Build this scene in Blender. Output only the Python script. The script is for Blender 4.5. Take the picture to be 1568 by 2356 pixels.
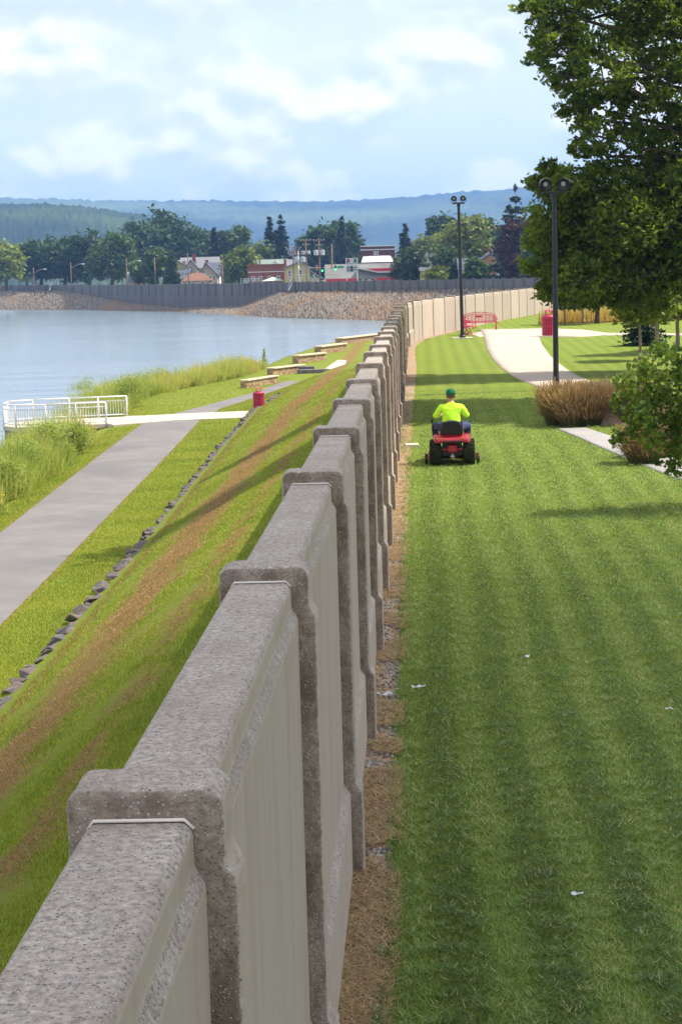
import bpy, math, random
import numpy as np
from mathutils import Vector, Matrix, Euler
R = math.radians
for o in list(bpy.data.objects): bpy.data.objects.remove(o)
SC = bpy.context.scene
COL = SC.collection

# ------------------------------------------------------------------ camera
CAMZ = 3.98; F = 4600.0; PITCH = R(6.767); ROLL = R(-1.6)
cam = bpy.data.cameras.new('camera'); camo = bpy.data.objects.new('camera', cam); COL.objects.link(camo)
cam.sensor_fit = 'VERTICAL'; cam.sensor_height = 36; cam.lens = F/2355*36
cam.clip_start = .1; cam.clip_end = 40000
FW = Vector((0, math.cos(PITCH), -math.sin(PITCH))); UP0 = Vector((0, math.sin(PITCH), math.cos(PITCH))); RI0 = Vector((1, 0, 0))
RI = RI0*math.cos(ROLL)+UP0*math.sin(ROLL); UP = UP0*math.cos(ROLL)-RI0*math.sin(ROLL)   # slight roll of the hand-held camera
mw = Matrix.Identity(4)
for i in range(3):
    mw[i][0] = RI[i]; mw[i][1] = UP[i]; mw[i][2] = -FW[i]
mw[2][3] = CAMZ
camo.matrix_world = mw
SC.camera = camo

# ------------------------------------------------------------------ sky, sun, exposure
SUN_AZ = R(8.0)      # forward of due right
SUN_EL = R(55)
SUN = Vector((math.cos(SUN_AZ)*math.cos(SUN_EL), math.sin(SUN_AZ)*math.cos(SUN_EL), math.sin(SUN_EL)))
SC.view_settings.view_transform = 'Standard'; SC.view_settings.look = 'None'
SC.view_settings.gamma = 1; SC.view_settings.use_curve_mapping = False
SC.view_settings.exposure = 0.75
sl = bpy.data.lights.new('sun', 'SUN'); sl.energy = 4.6; sl.angle = R(.5); sl.color = (1, .93, .82)
so = bpy.data.objects.new('sun', sl); COL.objects.link(so)
so.rotation_mode = 'QUATERNION'; so.rotation_quaternion = SUN.to_track_quat('Z', 'Y'); so.location = (30, 10, 60)

def N(nt, typ, **kw):
    n = nt.nodes.new(typ)
    for k, v in kw.items():
        if k == 'ins':
            for a, b in v.items(): n.inputs[a].default_value = b
        else: setattr(n, k, v)
    return n
def mth(nt, op, a, b=None, clamp=False):
    n = nt.nodes.new('ShaderNodeMath'); n.operation = op; n.use_clamp = clamp
    for i, v in enumerate((a, b)):
        if v is None: continue
        if isinstance(v, (int, float)): n.inputs[i].default_value = v
        else: nt.links.new(v, n.inputs[i])
    return n.outputs[0]
def ramp(nt, fac, stops):
    n = nt.nodes.new('ShaderNodeValToRGB'); cr = n.color_ramp
    while len(cr.elements) < len(stops): cr.elements.new(.5)
    for e, (p, c) in zip(cr.elements, stops):
        e.position = p; e.color = (*c, 1) if len(c) == 3 else c
    nt.links.new(fac, n.inputs[0]); return n.outputs[0]
def mixc(nt, fac, a, b, mode='MIX'):
    n = nt.nodes.new('ShaderNodeMix'); n.data_type = 'RGBA'; n.blend_type = mode
    for s, v in ((n.inputs[0], fac), (n.inputs[6], a), (n.inputs[7], b)):
        if isinstance(v, (int, float)): s.default_value = v
        elif isinstance(v, tuple): s.default_value = (*v, 1)
        else: nt.links.new(v, s)
    return n.outputs[2]

W = bpy.data.worlds.new('World'); SC.world = W; W.use_nodes = True
nt = W.node_tree; nt.nodes.clear()
out = N(nt, 'ShaderNodeOutputWorld'); bg = N(nt, 'ShaderNodeBackground')
sky = N(nt, 'ShaderNodeTexSky', sky_type='NISHITA', sun_disc=False, sun_elevation=SUN_EL, sun_rotation=math.pi/2-SUN_AZ,
        air_density=1.0, dust_density=.6, ozone_density=1.5)
tc = N(nt, 'ShaderNodeTexCoord'); sx = N(nt, 'ShaderNodeSeparateXYZ'); nt.links.new(tc.outputs['Generated'], sx.inputs[0])
az = mth(nt, 'ARCTAN2', sx.outputs[0], sx.outputs[1]); el = sx.outputs[2]
def cl_noise(dx, dz, sc, kz, det, rough, w=0.0):
    cb = N(nt, 'ShaderNodeCombineXYZ')
    nt.links.new(mth(nt, 'ADD', az, dx), cb.inputs[0])
    nt.links.new(mth(nt, 'MULTIPLY', mth(nt, 'ADD', el, dz), kz), cb.inputs[1]); cb.inputs[2].default_value = w
    n = N(nt, 'ShaderNodeTexNoise'); n.inputs['Scale'].default_value = sc; n.inputs['Detail'].default_value = det
    n.inputs['Roughness'].default_value = rough; n.inputs['Distortion'].default_value = .05
    nt.links.new(cb.outputs[0], n.inputs['Vector']); return n.outputs[0]
n1 = cl_noise(0, 0, 15, 1.45, 10, .48, 2.2); n2 = cl_noise(.004, .009, 15, 1.45, 4, .48, 2.2)
dens = ramp(nt, n1, [(.46, (0, 0, 0)), (.52, (.75, .75, .75)), (.62, (1, 1, 1))])
lit = mth(nt, 'MULTIPLY_ADD', mth(nt, 'SUBTRACT', n1, n2), 9.0)
nt.nodes[-1].inputs[2].default_value = .48; nt.nodes[-1].use_clamp = True
n3 = cl_noise(.3, 0, 5.5, 3.6, 6, .5, 8.4)
hi = mth(nt, 'MULTIPLY', ramp(nt, n3, [(.42, (0, 0, 0)), (.6, (1, 1, 1))]), ramp(nt, el, [(.05, (0, 0, 0)), (.11, (1, 1, 1))]))
CLD_SHADE = (.50, .55, .65); CLD_LIT = (.92, .86, .84)
ccol = mixc(nt, lit, CLD_SHADE, CLD_LIT)
skc = mixc(nt, 1.0, sky.outputs[0], (.085, .085, .085), 'MULTIPLY')
# pale thin veil over the blue
veil = mixc(nt, .85, skc, (.59, .655, .80))
s1 = mixc(nt, mth(nt, 'MULTIPLY', dens, .72), veil, ccol)
s2 = mixc(nt, mth(nt, 'MULTIPLY', hi, .9), s1, mixc(nt, lit, (.47, .53, .60), (.66, .65, .64)))
low = ramp(nt, el, [(0, (1, 1, 1)), (.045, (0, 0, 0))])
s3 = mixc(nt, mth(nt, 'MULTIPLY', low, .3), s2, (.62, .68, .76))
nt.links.new(s3, bg.inputs[0]); bg.inputs[1].default_value = 1.12
nt.links.new(bg.outputs[0], out.inputs[0])

# ------------------------------------------------------------------ placing helpers (survey of the site)
def yh(x): return 631.7 - (x-784)*math.tan(R(1.6))
def ray(x, y):
    v = RI*((x-784)/F) + UP*((1177.5-y)/F) + FW
    return v
def at_z(x, y, z):
    v = ray(x, y); t = (z-CAMZ)/v.z
    return Vector((0, 0, CAMZ)) + v*t
def at_d(x, y, d):
    v = ray(x, y); return Vector((0, 0, CAMZ)) + v*(d/v.y)
def lerp(xs, ys, v): return float(np.interp(v, xs, ys))
# flood-wall left-face line as a function of distance along it
def wall_line():
    pts = []; x, y, h, s = -.714-.0412*12, 4.93-12, 2.36, -12.0
    while s < 245:
        pts.append((s, x, y, h))
        hh = lerp([80, 94, 150, 190, 245], [2.36, 11, 14, 22, 45], s); h = hh
        x += math.sin(R(h))*.1; y += math.cos(R(h))*.1; s += .1
    return np.array(pts)
WL = wall_line()
def wall_at(s): return [float(np.interp(s, WL[:, 0], WL[:, k])) for k in (1, 2, 3)]
def wall_x(y): return float(np.interp(y, WL[:, 2], WL[:, 1]))
def hR(x, y):
    return lerp([-30, 8, 20, 33, 60, 95, 130, 180, 300], [-.03, -.03, .0, .08, .33, .82, .8, .7, .6], y)
WATER = -4.3; PATHZ = -3.1
YK = [-20, 30, 50, 83, 105, 123, 143, 175, 205, 260]
def x_stone(y): return lerp(YK, [-5.9, -5.7, -5.25, -4.8, -4.3, -3.0, -1.0, 4, 9, 25], y)
def x_pr(y): return lerp([-20, 30, 50, 83, 100, 109, 116, 126, 143, 175, 205, 260], [-7.3, -7.25, -7.1, -6.95, -6.95, -6.4, -5.2, -3.6, -1.3, 3.4, 8.4, 24], y)
def x_pl(y): return lerp([-20, 30, 50, 83, 100, 108, 111, 122, 143, 175, 205, 260], [-9.8, -9.7, -9.75, -9.8, -9.7, -8.3, -7.6, -5.4, -2.6, 1.5, 6, 20], y)
def x_veg(y): return lerp([-20, 30, 50, 83, 105, 117, 126, 132, 143, 175, 205, 230, 260], [-11.2, -10.8, -10.7, -10.8, -11.3, -11.8, -11.4, -9.9, -7.1, -3.6, -1.6, 2.0, 10], y)
def x_bank(y): return x_veg(y)-3.6
def zL(x, y):
    xw = wall_x(y)
    ks = [x_bank(y)-3, x_bank(y), x_veg(y), x_pl(y), x_pr(y), x_stone(y)-.25, x_stone(y)+.25, xw-2.5, xw+.2]
    zs = [WATER-1.6, WATER+.1, PATHZ-.06, PATHZ, PATHZ, PATHZ+.04, PATHZ+.32, -.80, .15]
    for i in range(1, len(ks)): ks[i] = max(ks[i], ks[i-1]+1e-3)
    return lerp(ks, zs, x)

# ------------------------------------------------------------------ object helpers
def link(o): COL.objects.link(o); return o
def tag(o, label=None, cat=None, group=None, kind=None):
    if label: o['label'] = label
    if cat: o['category'] = cat
    if group: o['group'] = group
    if kind: o['kind'] = kind
    return o
def empty(name, loc, rz=0, label=None, cat=None, group=None):
    o = link(bpy.data.objects.new(name, None)); o.location = loc; o.rotation_euler = (0, 0, rz)
    o.empty_display_size = .2
    return tag(o, label, cat, group)
def kids(o): return [c for c in bpy.data.objects if c.parent == o]
def copy_tree(o, parent=None):
    c = o.copy(); COL.objects.link(c); c.parent = parent
    for ch in kids(o): copy_tree(ch, c)
    return c
class MB:
    def __init__(s): s.v = []; s.f = []
    def add(s, vs, fs, M=None):
        b = len(s.v)
        s.v += [tuple((M @ Vector(v)) if M is not None else v) for v in vs]
        s.f += [tuple(i+b for i in f) for f in fs]; return s
    def box(s, c, d, M=None, rz=0, rx=0, ry=0):
        x, y, z = d[0]/2, d[1]/2, d[2]/2
        vs = [(-x,-y,-z),(x,-y,-z),(x,y,-z),(-x,y,-z),(-x,-y,z),(x,-y,z),(x,y,z),(-x,y,z)]
        T = Matrix.Translation(c) @ Euler((rx, ry, rz)).to_matrix().to_4x4()
        return s.add(vs, [(0,3,2,1),(4,5,6,7),(0,1,5,4),(1,2,6,5),(2,3,7,6),(3,0,4,7)], T if M is None else M @ T)
    def tube(s, pts, rad, n=8, caps=True):
        pts = [Vector(p) for p in pts]
        if isinstance(rad, (int, float)): rad = [rad]*len(pts)
        b = len(s.v); up = None
        for i, p in enumerate(pts):
            t = (pts[min(i+1, len(pts)-1)]-pts[max(i-1, 0)])
            t = t.normalized() if t.length > 1e-9 else Vector((0, 0, 1))
            a = t.cross(Vector((0, 0, 1)) if abs(t.z) < .95 else Vector((0, 1, 0))).normalized()
            if up is not None and a.dot(up) < 0: a = -a
            up = a; c = t.cross(a)
            for k in range(n):
                g = 2*math.pi*k/n; s.v.append(tuple(p+(a*math.cos(g)+c*math.sin(g))*rad[i]))
        for i in range(len(pts)-1):
            for k in range(n):
                k2 = (k+1) % n; s.f.append((b+i*n+k, b+i*n+k2, b+(i+1)*n+k2, b+(i+1)*n+k))
        if caps:
            s.f.append(tuple(b+k for k in range(n))[::-1]); e = b+(len(pts)-1)*n; s.f.append(tuple(e+k for k in range(n)))
        return s
    def lathe(s, prof, n=24, M=None):      # prof of (r, z), about local z
        b = len(s.v)
        for r, z in prof:
            for k in range(n):
                g = 2*math.pi*k/n; p = Vector((r*math.cos(g), r*math.sin(g), z)); s.v.append(tuple(M @ p if M is not None else p))
        for i in range(len(prof)-1):
            for k in range(n):
                k2 = (k+1) % n; s.f.append((b+i*n+k, b+i*n+k2, b+(i+1)*n+k2, b+(i+1)*n+k))
        s.f.append(tuple(b+k for k in range(n))[::-1]); e = b+(len(prof)-1)*n; s.f.append(tuple(e+k for k in range(n)))
        return s
    def prism(s, poly, a, b_, M=None):     # poly in (x,z) extruded y a..b_
        n = len(poly); vs = [(x, a, z) for x, z in poly]+[(x, b_, z) for x, z in poly]
        fs = [tuple(range(n)), tuple(range(2*n-1, n-1, -1))]+[(i, i+n, (i+1) % n+n, (i+1) % n) for i in range(n)]
        return s.add(vs, fs, M)
    def slab(s, poly, z0, z1, M=None):     # poly in (x,y) extruded in z
        n = len(poly); vs = [(x, y, z0) for x, y in poly]+[(x, y, z1) for x, y in poly]
        fs = [tuple(range(n))[::-1], tuple(range(n, 2*n))]+[(i, (i+1) % n, (i+1) % n+n, i+n) for i in range(n)]
        return s.add(vs, fs, M)
    def ell(s, c, r, n=12, m=8, M=None):
        prof = [(math.sin(math.pi*i/m)*1.0+1e-4, -math.cos(math.pi*i/m)) for i in range(m+1)]
        T = Matrix.Translation(c) @ Matrix.Diagonal((*r, 1)); return s.lathe(prof, n, T if M is None else M @ T)
    def build(s, name, mat, parent=None, smooth=False, bevel=0, seg=2, fix=True):
        me = bpy.data.meshes.new(name); me.from_pydata(s.v, [], s.f); me.update()
        if fix:
            import bmesh
            bm = bmesh.new(); bm.from_mesh(me); bmesh.ops.recalc_face_normals(bm, faces=bm.faces); bm.to_mesh(me); bm.free()
        if mat: me.materials.append(mat)
        if smooth:
            me.polygons.foreach_set('use_smooth', [True]*len(me.polygons))
        o = link(bpy.data.objects.new(name, me)); o.parent = parent
        if bevel:
            b = o.modifiers.new('b', 'BEVEL'); b.width = bevel; b.segments = seg; b.limit_method = 'ANGLE'; b.angle_limit = R(30)
        return o
def np_mesh(name, V, Fa, mat, parent=None, attr=None, smooth=False):
    me = bpy.data.meshes.new(name); V = np.asarray(V, np.float32).reshape(-1, 3); Fa = np.asarray(Fa, np.int32)
    k = Fa.shape[1]; me.vertices.add(len(V)); me.vertices.foreach_set('co', V.ravel())
    me.loops.add(Fa.size); me.loops.foreach_set('vertex_index', Fa.ravel())
    me.polygons.add(len(Fa)); me.polygons.foreach_set('loop_start', np.arange(0, Fa.size, k, dtype=np.int32))
    me.polygons.foreach_set('loop_total', np.full(len(Fa), k, np.int32))
    if smooth: me.polygons.foreach_set('use_smooth', np.ones(len(Fa), bool))
    me.update(calc_edges=True)
    if attr is not None:
        a = me.attributes.new('v', 'FLOAT', 'POINT'); a.data.foreach_set('value', np.asarray(attr, np.float32))
    me.materials.append(mat)
    o = link(bpy.data.objects.new(name, me)); o.parent = parent; return o
def sheet(name, xs, ys, zf, mat, kind='structure'):
    nx, ny = len(xs), len(ys)
    V = [(x, y, zf(x, y)) for y in ys for x in xs]
    Fa = [(j*nx+i, j*nx+i+1, (j+1)*nx+i+1, (j+1)*nx+i) for j in range(ny-1) for i in range(nx-1)]
    return tag(np_mesh(name, V, Fa, mat, smooth=True), kind=kind)
def loft(name, rows, mat, kind='structure', smooth=True):
    nx = len(rows[0]); V = [p for r in rows for p in r]
    Fa = [(j*nx+i, j*nx+i+1, (j+1)*nx+i+1, (j+1)*nx+i) for j in range(len(rows)-1) for i in range(nx-1)]
    return tag(np_mesh(name, V, Fa, mat, smooth=smooth), kind=kind)

# ------------------------------------------------------------------ materials
def base_mat(name, rough=.85, spec=.25):
    m = bpy.data.materials.new(name); m.use_nodes = True; nt = m.node_tree
    b = nt.nodes['Principled BSDF']; b.inputs['Roughness'].default_value = rough; b.inputs['Specular IOR Level'].default_value = spec
    return m, nt, b
def coord(nt, scale=(1, 1, 1), obj=True):
    g = N(nt, 'ShaderNodeNewGeometry') if not obj else N(nt, 'ShaderNodeTexCoord')
    mp = N(nt, 'ShaderNodeMapping'); mp.inputs['Scale'].default_value = scale
    nt.links.new(g.outputs['Object' if obj else 'Position'], mp.inputs[0]); return mp.outputs[0]
def noise(nt, vec, sc, det=4, rough=.55):
    n = N(nt, 'ShaderNodeTexNoise'); n.inputs['Scale'].default_value = sc; n.inputs['Detail'].default_value = det
    n.inputs['Roughness'].default_value = rough; nt.links.new(vec, n.inputs['Vector']); return n.outputs[0]
def bump(nt, b, h, st=.3, dist=.02):
    n = N(nt, 'ShaderNodeBump'); n.inputs['Strength'].default_value = st; n.inputs['Distance'].default_value = dist
    nt.links.new(h, n.inputs['Height']); nt.links.new(n.outputs[0], b.inputs['Normal'])
def mott(name, c1, c2, sc=3, rough=.85, spec=.2, bs=0, bd=.01, c3=None, sc3=.5, world=False, stretch=(1, 1, 1), metal=0):
    m, nt, b = base_mat(name, rough, spec); v = coord(nt, stretch, not world)
    f = noise(nt, v, sc, 5, .6); c = ramp(nt, f, [(.3, c1), (.7, c2)])
    if c3: c = mixc(nt, ramp(nt, noise(nt, v, sc3, 3), [(.48, (0, 0, 0)), (.68, (1, 1, 1))]), c, c3)
    nt.links.new(c, b.inputs['Base Color']); b.inputs['Metallic'].default_value = metal
    if bs: bump(nt, b, noise(nt, v, sc*3, 5), bs, bd)
    return m
def flat(name, c, rough=.6, spec=.3, metal=0):
    k = tuple(x*.86 for x in c); return mott(name, k, c, 6, rough, spec, metal=metal)
def leafmat(name, cols, trans=.35, rough=.55):
    m, nt, b = base_mat(name, rough, .25); nt.nodes.remove(b)
    at = N(nt, 'ShaderNodeAttribute', attribute_name='v')
    c = ramp(nt, at.outputs['Fac'], [(i/(len(cols)-1), k) for i, k in enumerate(cols)])
    d = N(nt, 'ShaderNodeBsdfPrincipled'); d.inputs['Roughness'].default_value = rough; d.inputs['Specular IOR Level'].default_value = .2
    nt.links.new(c, d.inputs['Base Color'])
    t = N(nt, 'ShaderNodeBsdfTranslucent'); tcx = mixc(nt, 1.0, c, (1.3, 1.25, .55), 'MULTIPLY'); nt.links.new(tcx, t.inputs[0])
    mx = N(nt, 'ShaderNodeMixShader'); mx.inputs[0].default_value = trans
    nt.links.new(d.outputs[0], mx.inputs[1]); nt.links.new(t.outputs[0], mx.inputs[2])
    nt.links.new(mx.outputs[0], nt.nodes['Material Output'].inputs[0]); return m

def concrete(name, kind, mixin=False):       # 0 weathered top with exposed pebbles, 1 smooth panel face, 2 brown stained post face with shade painted into its colour
    m, nt, b = base_mat(name, .9, .2); v = coord(nt, obj=False)
    big = noise(nt, v, 2.2, 6, .68); fine = noise(nt, v, 42, 6, .75); fr = ramp(nt, fine, [(.33, (0, 0, 0)), (.68, (1, 1, 1))])
    if kind == 1:
        st = ramp(nt, noise(nt, coord(nt, (4.5, 4.5, .5), False), 2.6, 7, .7), [(.3, (0, 0, 0)), (.7, (1, 1, 1))])
        c = mixc(nt, st, (.405, .338, .272), (.45, .378, .308))
        c = mixc(nt, ramp(nt, noise(nt, coord(nt, (2.4, 2.4, .45), False), 1.4, 5, .6), [(.5, (0, 0, 0)), (.72, (.7, .7, .7))]), c, (.345, .27, .205))
        c = mixc(nt, mth(nt, 'MULTIPLY', fr, .16), c, (.54, .47, .39)); stg = .2
        oi = N(nt, 'ShaderNodeObjectInfo'); c = mixc(nt, 1.0, c, ramp(nt, oi.outputs['Random'], [(0, (.84, .83, .82)), (.5, (.97, .96, .95)), (1, (1.06, 1.03, 1.0))]), 'MULTIPLY')
    elif kind == 0:
        c = mixc(nt, fr, (.205, .172, .14), (.68, .585, .495))
        c = mixc(nt, ramp(nt, big, [(.40, (0, 0, 0)), (.66, (.7, .7, .7))]), c, (.32, .255, .20)); stg = .9
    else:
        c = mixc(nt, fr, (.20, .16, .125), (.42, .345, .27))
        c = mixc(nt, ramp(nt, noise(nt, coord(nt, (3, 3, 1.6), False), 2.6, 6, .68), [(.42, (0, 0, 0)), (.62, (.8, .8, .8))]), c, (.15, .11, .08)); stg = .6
    h = fine
    vo = N(nt, 'ShaderNodeTexVoronoi'); vo.inputs['Scale'].default_value = 95; nt.links.new(v, vo.inputs['Vector'])
    sp = ramp(nt, vo.outputs['Distance'], [(.22, (1, 1, 1)), (.42, (0, 0, 0))])
    bw = N(nt, 'ShaderNodeSeparateColor'); nt.links.new(vo.outputs['Color'], bw.inputs[0])
    pick = ramp(nt, mth(nt, 'ADD', bw.outputs[0], mth(nt, 'MULTIPLY', mth(nt, 'SUBTRACT', noise(nt, v, 3.0, 4), .5), 1.1)), [(.34, (0, 0, 0)), (.46, (1, 1, 1))])
    k = mth(nt, 'MULTIPLY', sp, pick)
    pc = ramp(nt, bw.outputs[1], [(0, (.08, .07, .065)), (.3, (.22, .185, .16)), (.55, (.50, .44, .39)), (.8, (.80, .76, .73)), (1, (.50, .53, .60))])
    c = mixc(nt, mth(nt, 'MULTIPLY', k, {0: .8, 1: .05, 2: .5}[kind]), c, pc)
    nt.links.new(c, b.inputs['Base Color'])
    hh = mth(nt, 'ADD', h, mth(nt, 'MULTIPLY', k, .6))
    bump(nt, b, hh, stg, .012); return m
def post_concrete():          # pebbly top, end faces browned by stain and painted-in shade, smooth side face
    m = bpy.data.materials.new('post_concrete'); m.use_nodes = True; nt = m.node_tree; nt.nodes.clear(); outs = []
    for kd in (0, 2, 1):
        t_ = concrete('tmp', kd); off_ = {}
        for n_ in t_.node_tree.nodes:
            if n_.bl_idname == 'ShaderNodeOutputMaterial': continue
            q = nt.nodes.new(n_.bl_idname); off_[n_.name] = q
            for pr in ('operation', 'data_type', 'blend_type', 'use_clamp'):
                if hasattr(n_, pr): setattr(q, pr, getattr(n_, pr))
            if n_.bl_idname == 'ShaderNodeValToRGB':
                while len(q.color_ramp.elements) < len(n_.color_ramp.elements): q.color_ramp.elements.new(.5)
                for e1_, e2_ in zip(q.color_ramp.elements, n_.color_ramp.elements): e1_.position = e2_.position; e1_.color = e2_.color
            for i_, ip in enumerate(n_.inputs):
                if hasattr(ip, 'default_value') and not ip.is_linked:
                    try: q.inputs[i_].default_value = ip.default_value
                    except Exception: pass
        for l_ in t_.node_tree.links:
            if l_.to_node.bl_idname == 'ShaderNodeOutputMaterial': continue
            fi = list(l_.from_node.outputs).index(l_.from_socket); ti = list(l_.to_node.inputs).index(l_.to_socket)
            nt.links.new(off_[l_.from_node.name].outputs[fi], off_[l_.to_node.name].inputs[ti])
        outs.append(off_['Principled BSDF'].outputs[0]); bpy.data.materials.remove(t_)
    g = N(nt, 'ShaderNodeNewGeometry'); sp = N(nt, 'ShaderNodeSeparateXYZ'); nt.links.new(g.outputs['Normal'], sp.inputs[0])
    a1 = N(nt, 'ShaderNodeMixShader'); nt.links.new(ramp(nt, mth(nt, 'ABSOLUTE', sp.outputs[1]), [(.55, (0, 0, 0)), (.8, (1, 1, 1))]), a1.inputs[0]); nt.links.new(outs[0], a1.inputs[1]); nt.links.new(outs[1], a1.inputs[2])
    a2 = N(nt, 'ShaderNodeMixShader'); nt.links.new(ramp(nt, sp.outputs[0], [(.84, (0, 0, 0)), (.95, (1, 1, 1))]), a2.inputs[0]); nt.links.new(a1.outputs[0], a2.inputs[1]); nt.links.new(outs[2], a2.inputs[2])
    o_ = N(nt, 'ShaderNodeOutputMaterial'); nt.links.new(a2.outputs[0], o_.inputs[0]); return m
M_AGG = concrete('aggregate_concrete', 0); M_POST = post_concrete(); M_PAN = concrete('smooth_concrete', 1); M_BRN = concrete('stained_shaded_concrete', 2)
M_SEAL = flat('sealant_white', (.78, .70, .62), .7)

def grass_ground(name, green1, green2, dry, band=False, stripes=False):
    m, nt, b = base_mat(name, .95, .1); v = coord(nt, obj=False)
    f = noise(nt, v, 1.3, 6, .65); g = noise(nt, coord(nt, (30, 8, 8), False), 2, 5, .7)
    c = mixc(nt, mth(nt, 'MULTIPLY_ADD', g, .6), green1, green2)
    c = mixc(nt, ramp(nt, f, [(.25, (0, 0, 0)), (.75, (1, 1, 1))]), green1, green2)
    c = mixc(nt, .5, c, mixc(nt, ramp(nt, g, [(.3, (0, 0, 0)), (.7, (1, 1, 1))]), tuple(k*.55 for k in green1), tuple(min(1, k*1.25) for k in green2)))
    c = mixc(nt, ramp(nt, noise(nt, v, .45, 5, .6), [(.55, (0, 0, 0)), (.72, (.5, .5, .5))]), c, dry)
    sp = N(nt, 'ShaderNodeSeparateXYZ'); nt.links.new(v, sp.inputs[0])
    if band:
        u = mth(nt, 'SUBTRACT', sp.outputs[0], mth(nt, 'MULTIPLY', sp.outputs[1], .036))
        for cen, wid, amt in ((-5.05, .68, .95), (-3.4, .3, .3)):
            dd = mth(nt, 'ABSOLUTE', mth(nt, 'SUBTRACT', u, cen))
            w = mth(nt, 'SUBTRACT', 1.0, mth(nt, 'DIVIDE', dd, wid*1.9), True)
            k = ramp(nt, mth(nt, 'ADD', mth(nt, 'MULTIPLY', w, .62), mth(nt, 'MULTIPLY', noise(nt, coord(nt, (1.6, .8, 1), False), 2.4, 6, .7), .72)),
                     [(.60, (0, 0, 0)), (.84, (amt*.8, amt*.8, amt*.8))])
            c = mixc(nt, k, c, (.21, .115, .045))
    if stripes:
        u = mth(nt, 'SUBTRACT', sp.outputs[0], mth(nt, 'MULTIPLY', sp.outputs[1], .041))
        sn = mth(nt, 'SINE', mth(nt, 'MULTIPLY_ADD', u, 2*math.pi/.56)); 
        k = mth(nt, 'MULTIPLY_ADD', mth(nt, 'ADD', sn, mth(nt, 'MULTIPLY', noise(nt, v, 1.5, 4), 2.0)), .12); nt.nodes[-1].inputs[2].default_value = .1
        c = mixc(nt, k, c, tuple(min(1, q*1.5) for q in green2))
    nt.links.new(c, b.inputs['Base Color'])
    bump(nt, b, noise(nt, coord(nt, (1.6, 1, 1), False), 40, 4, .7), .8, .03)
    return m
M_LAWN = grass_ground('lawn_turf', (.105, .15, .02), (.17, .215, .032), (.22, .20, .055), stripes=True)
M_LEVEE = grass_ground('levee_turf', (.12, .16, .014), (.205, .24, .027), (.27, .21, .05), band=True)
M_TOWN = mott('town_ground', (.09, .10, .05), (.15, .15, .10), .05, world=True)
M_ASPH = mott('asphalt_path', (.155, .145, .14), (.205, .19, .18), .8, .9, .2, .3, .004, c3=(.145, .138, .135), sc3=.25, world=True)
M_CONC = mott('pale_concrete', (.45, .38, .30), (.53, .45, .36), .6, .9, .2, .15, .004, world=True)
M_SLAB = mott('gray_slab', (.26, .245, .23), (.34, .32, .30), .8, .9, .2, .15, .004, world=True)

# ------------------------------------------------------------------ setting: ground, river, path
def frange(a, b, st): return list(np.arange(a, b+1e-6, st))
rows = []
for y in frange(-15, 60, 1.5)+frange(63, 300, 3):
    xw = wall_x(y)+.25
    xs = [xw+t for t in (0, .3, .7, 1.2, 2, 3, 4.5, 6.5, 9, 13, 18, 26, 40, 70, 120)]
    rows.append([(x, y, hR(x, y)) for x in xs])
loft('lawn', rows, M_LAWN)
rows = []
rng = np.random.default_rng(5)
for y in frange(-15, 256, 1.5):
    xw = wall_x(y)+.2
    st, pr, pl, vg, bk = x_stone(y), x_pr(y), x_pl(y), x_veg(y), x_bank(y)
    xs = [bk-3, bk-1, bk, (bk+vg)/2, vg, (vg+pl)/2, pl, (pl+pr)/2, pr, (pr+st)/2, st-.25, st+.25]
    xs += [st+.25+(xw-st-.25)*t for t in (.1, .2, .35, .5, .65, .8, .9, 1)]
    rows.append([(x, y, zL(x, y)+(rng.normal()*.018 if st+.3 < x < xw-.2 else 0)) for x in xs])
loft('levee_slope', rows, M_LEVEE)
# asphalt path along the river
ys = frange(-15, 250, 2)
loft('asphalt_path', [[(x_pl(y)+(x_pr(y)-x_pl(y))*t, y, PATHZ+.012+.03*(1-(2*t-1)**2)) for t in (0, .1, .3, .5, .7, .9, 1)] for y in ys if y < 137], M_ASPH)
# river
m, nt, b = base_mat('river_water', .16, .5)
b.inputs['Base Color'].default_value = (.15, .20, .23, 1); b.inputs['IOR'].default_value = 1.33
v = coord(nt, (.35, 1.3, 1), False)
mk = ramp(nt, noise(nt, coord(nt, (.006, .03, 1), False), 2.2, 4), [(.42, (.12, .12, .12)), (.6, (1, 1, 1))])
hgt = mth(nt, 'MULTIPLY', mth(nt, 'ADD', noise(nt, v, 1.6, 3), mth(nt, 'MULTIPLY', noise(nt, coord(nt, (.1, .35, 1), False), 1.2, 3), 2.0)), mk)
bump(nt, b, hgt, .3, .12); M_WATER = m
sheet('river', [-1600, -400, -100, 60, 400], [-60, 100, 300, 500, 900], lambda x, y: WATER, M_WATER)
sheet('terrain', [-9000, -3000, -500, 500, 3000, 9000], [-400, 200, 900, 3000, 9000], lambda x, y: -7.0, M_TOWN)

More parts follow.
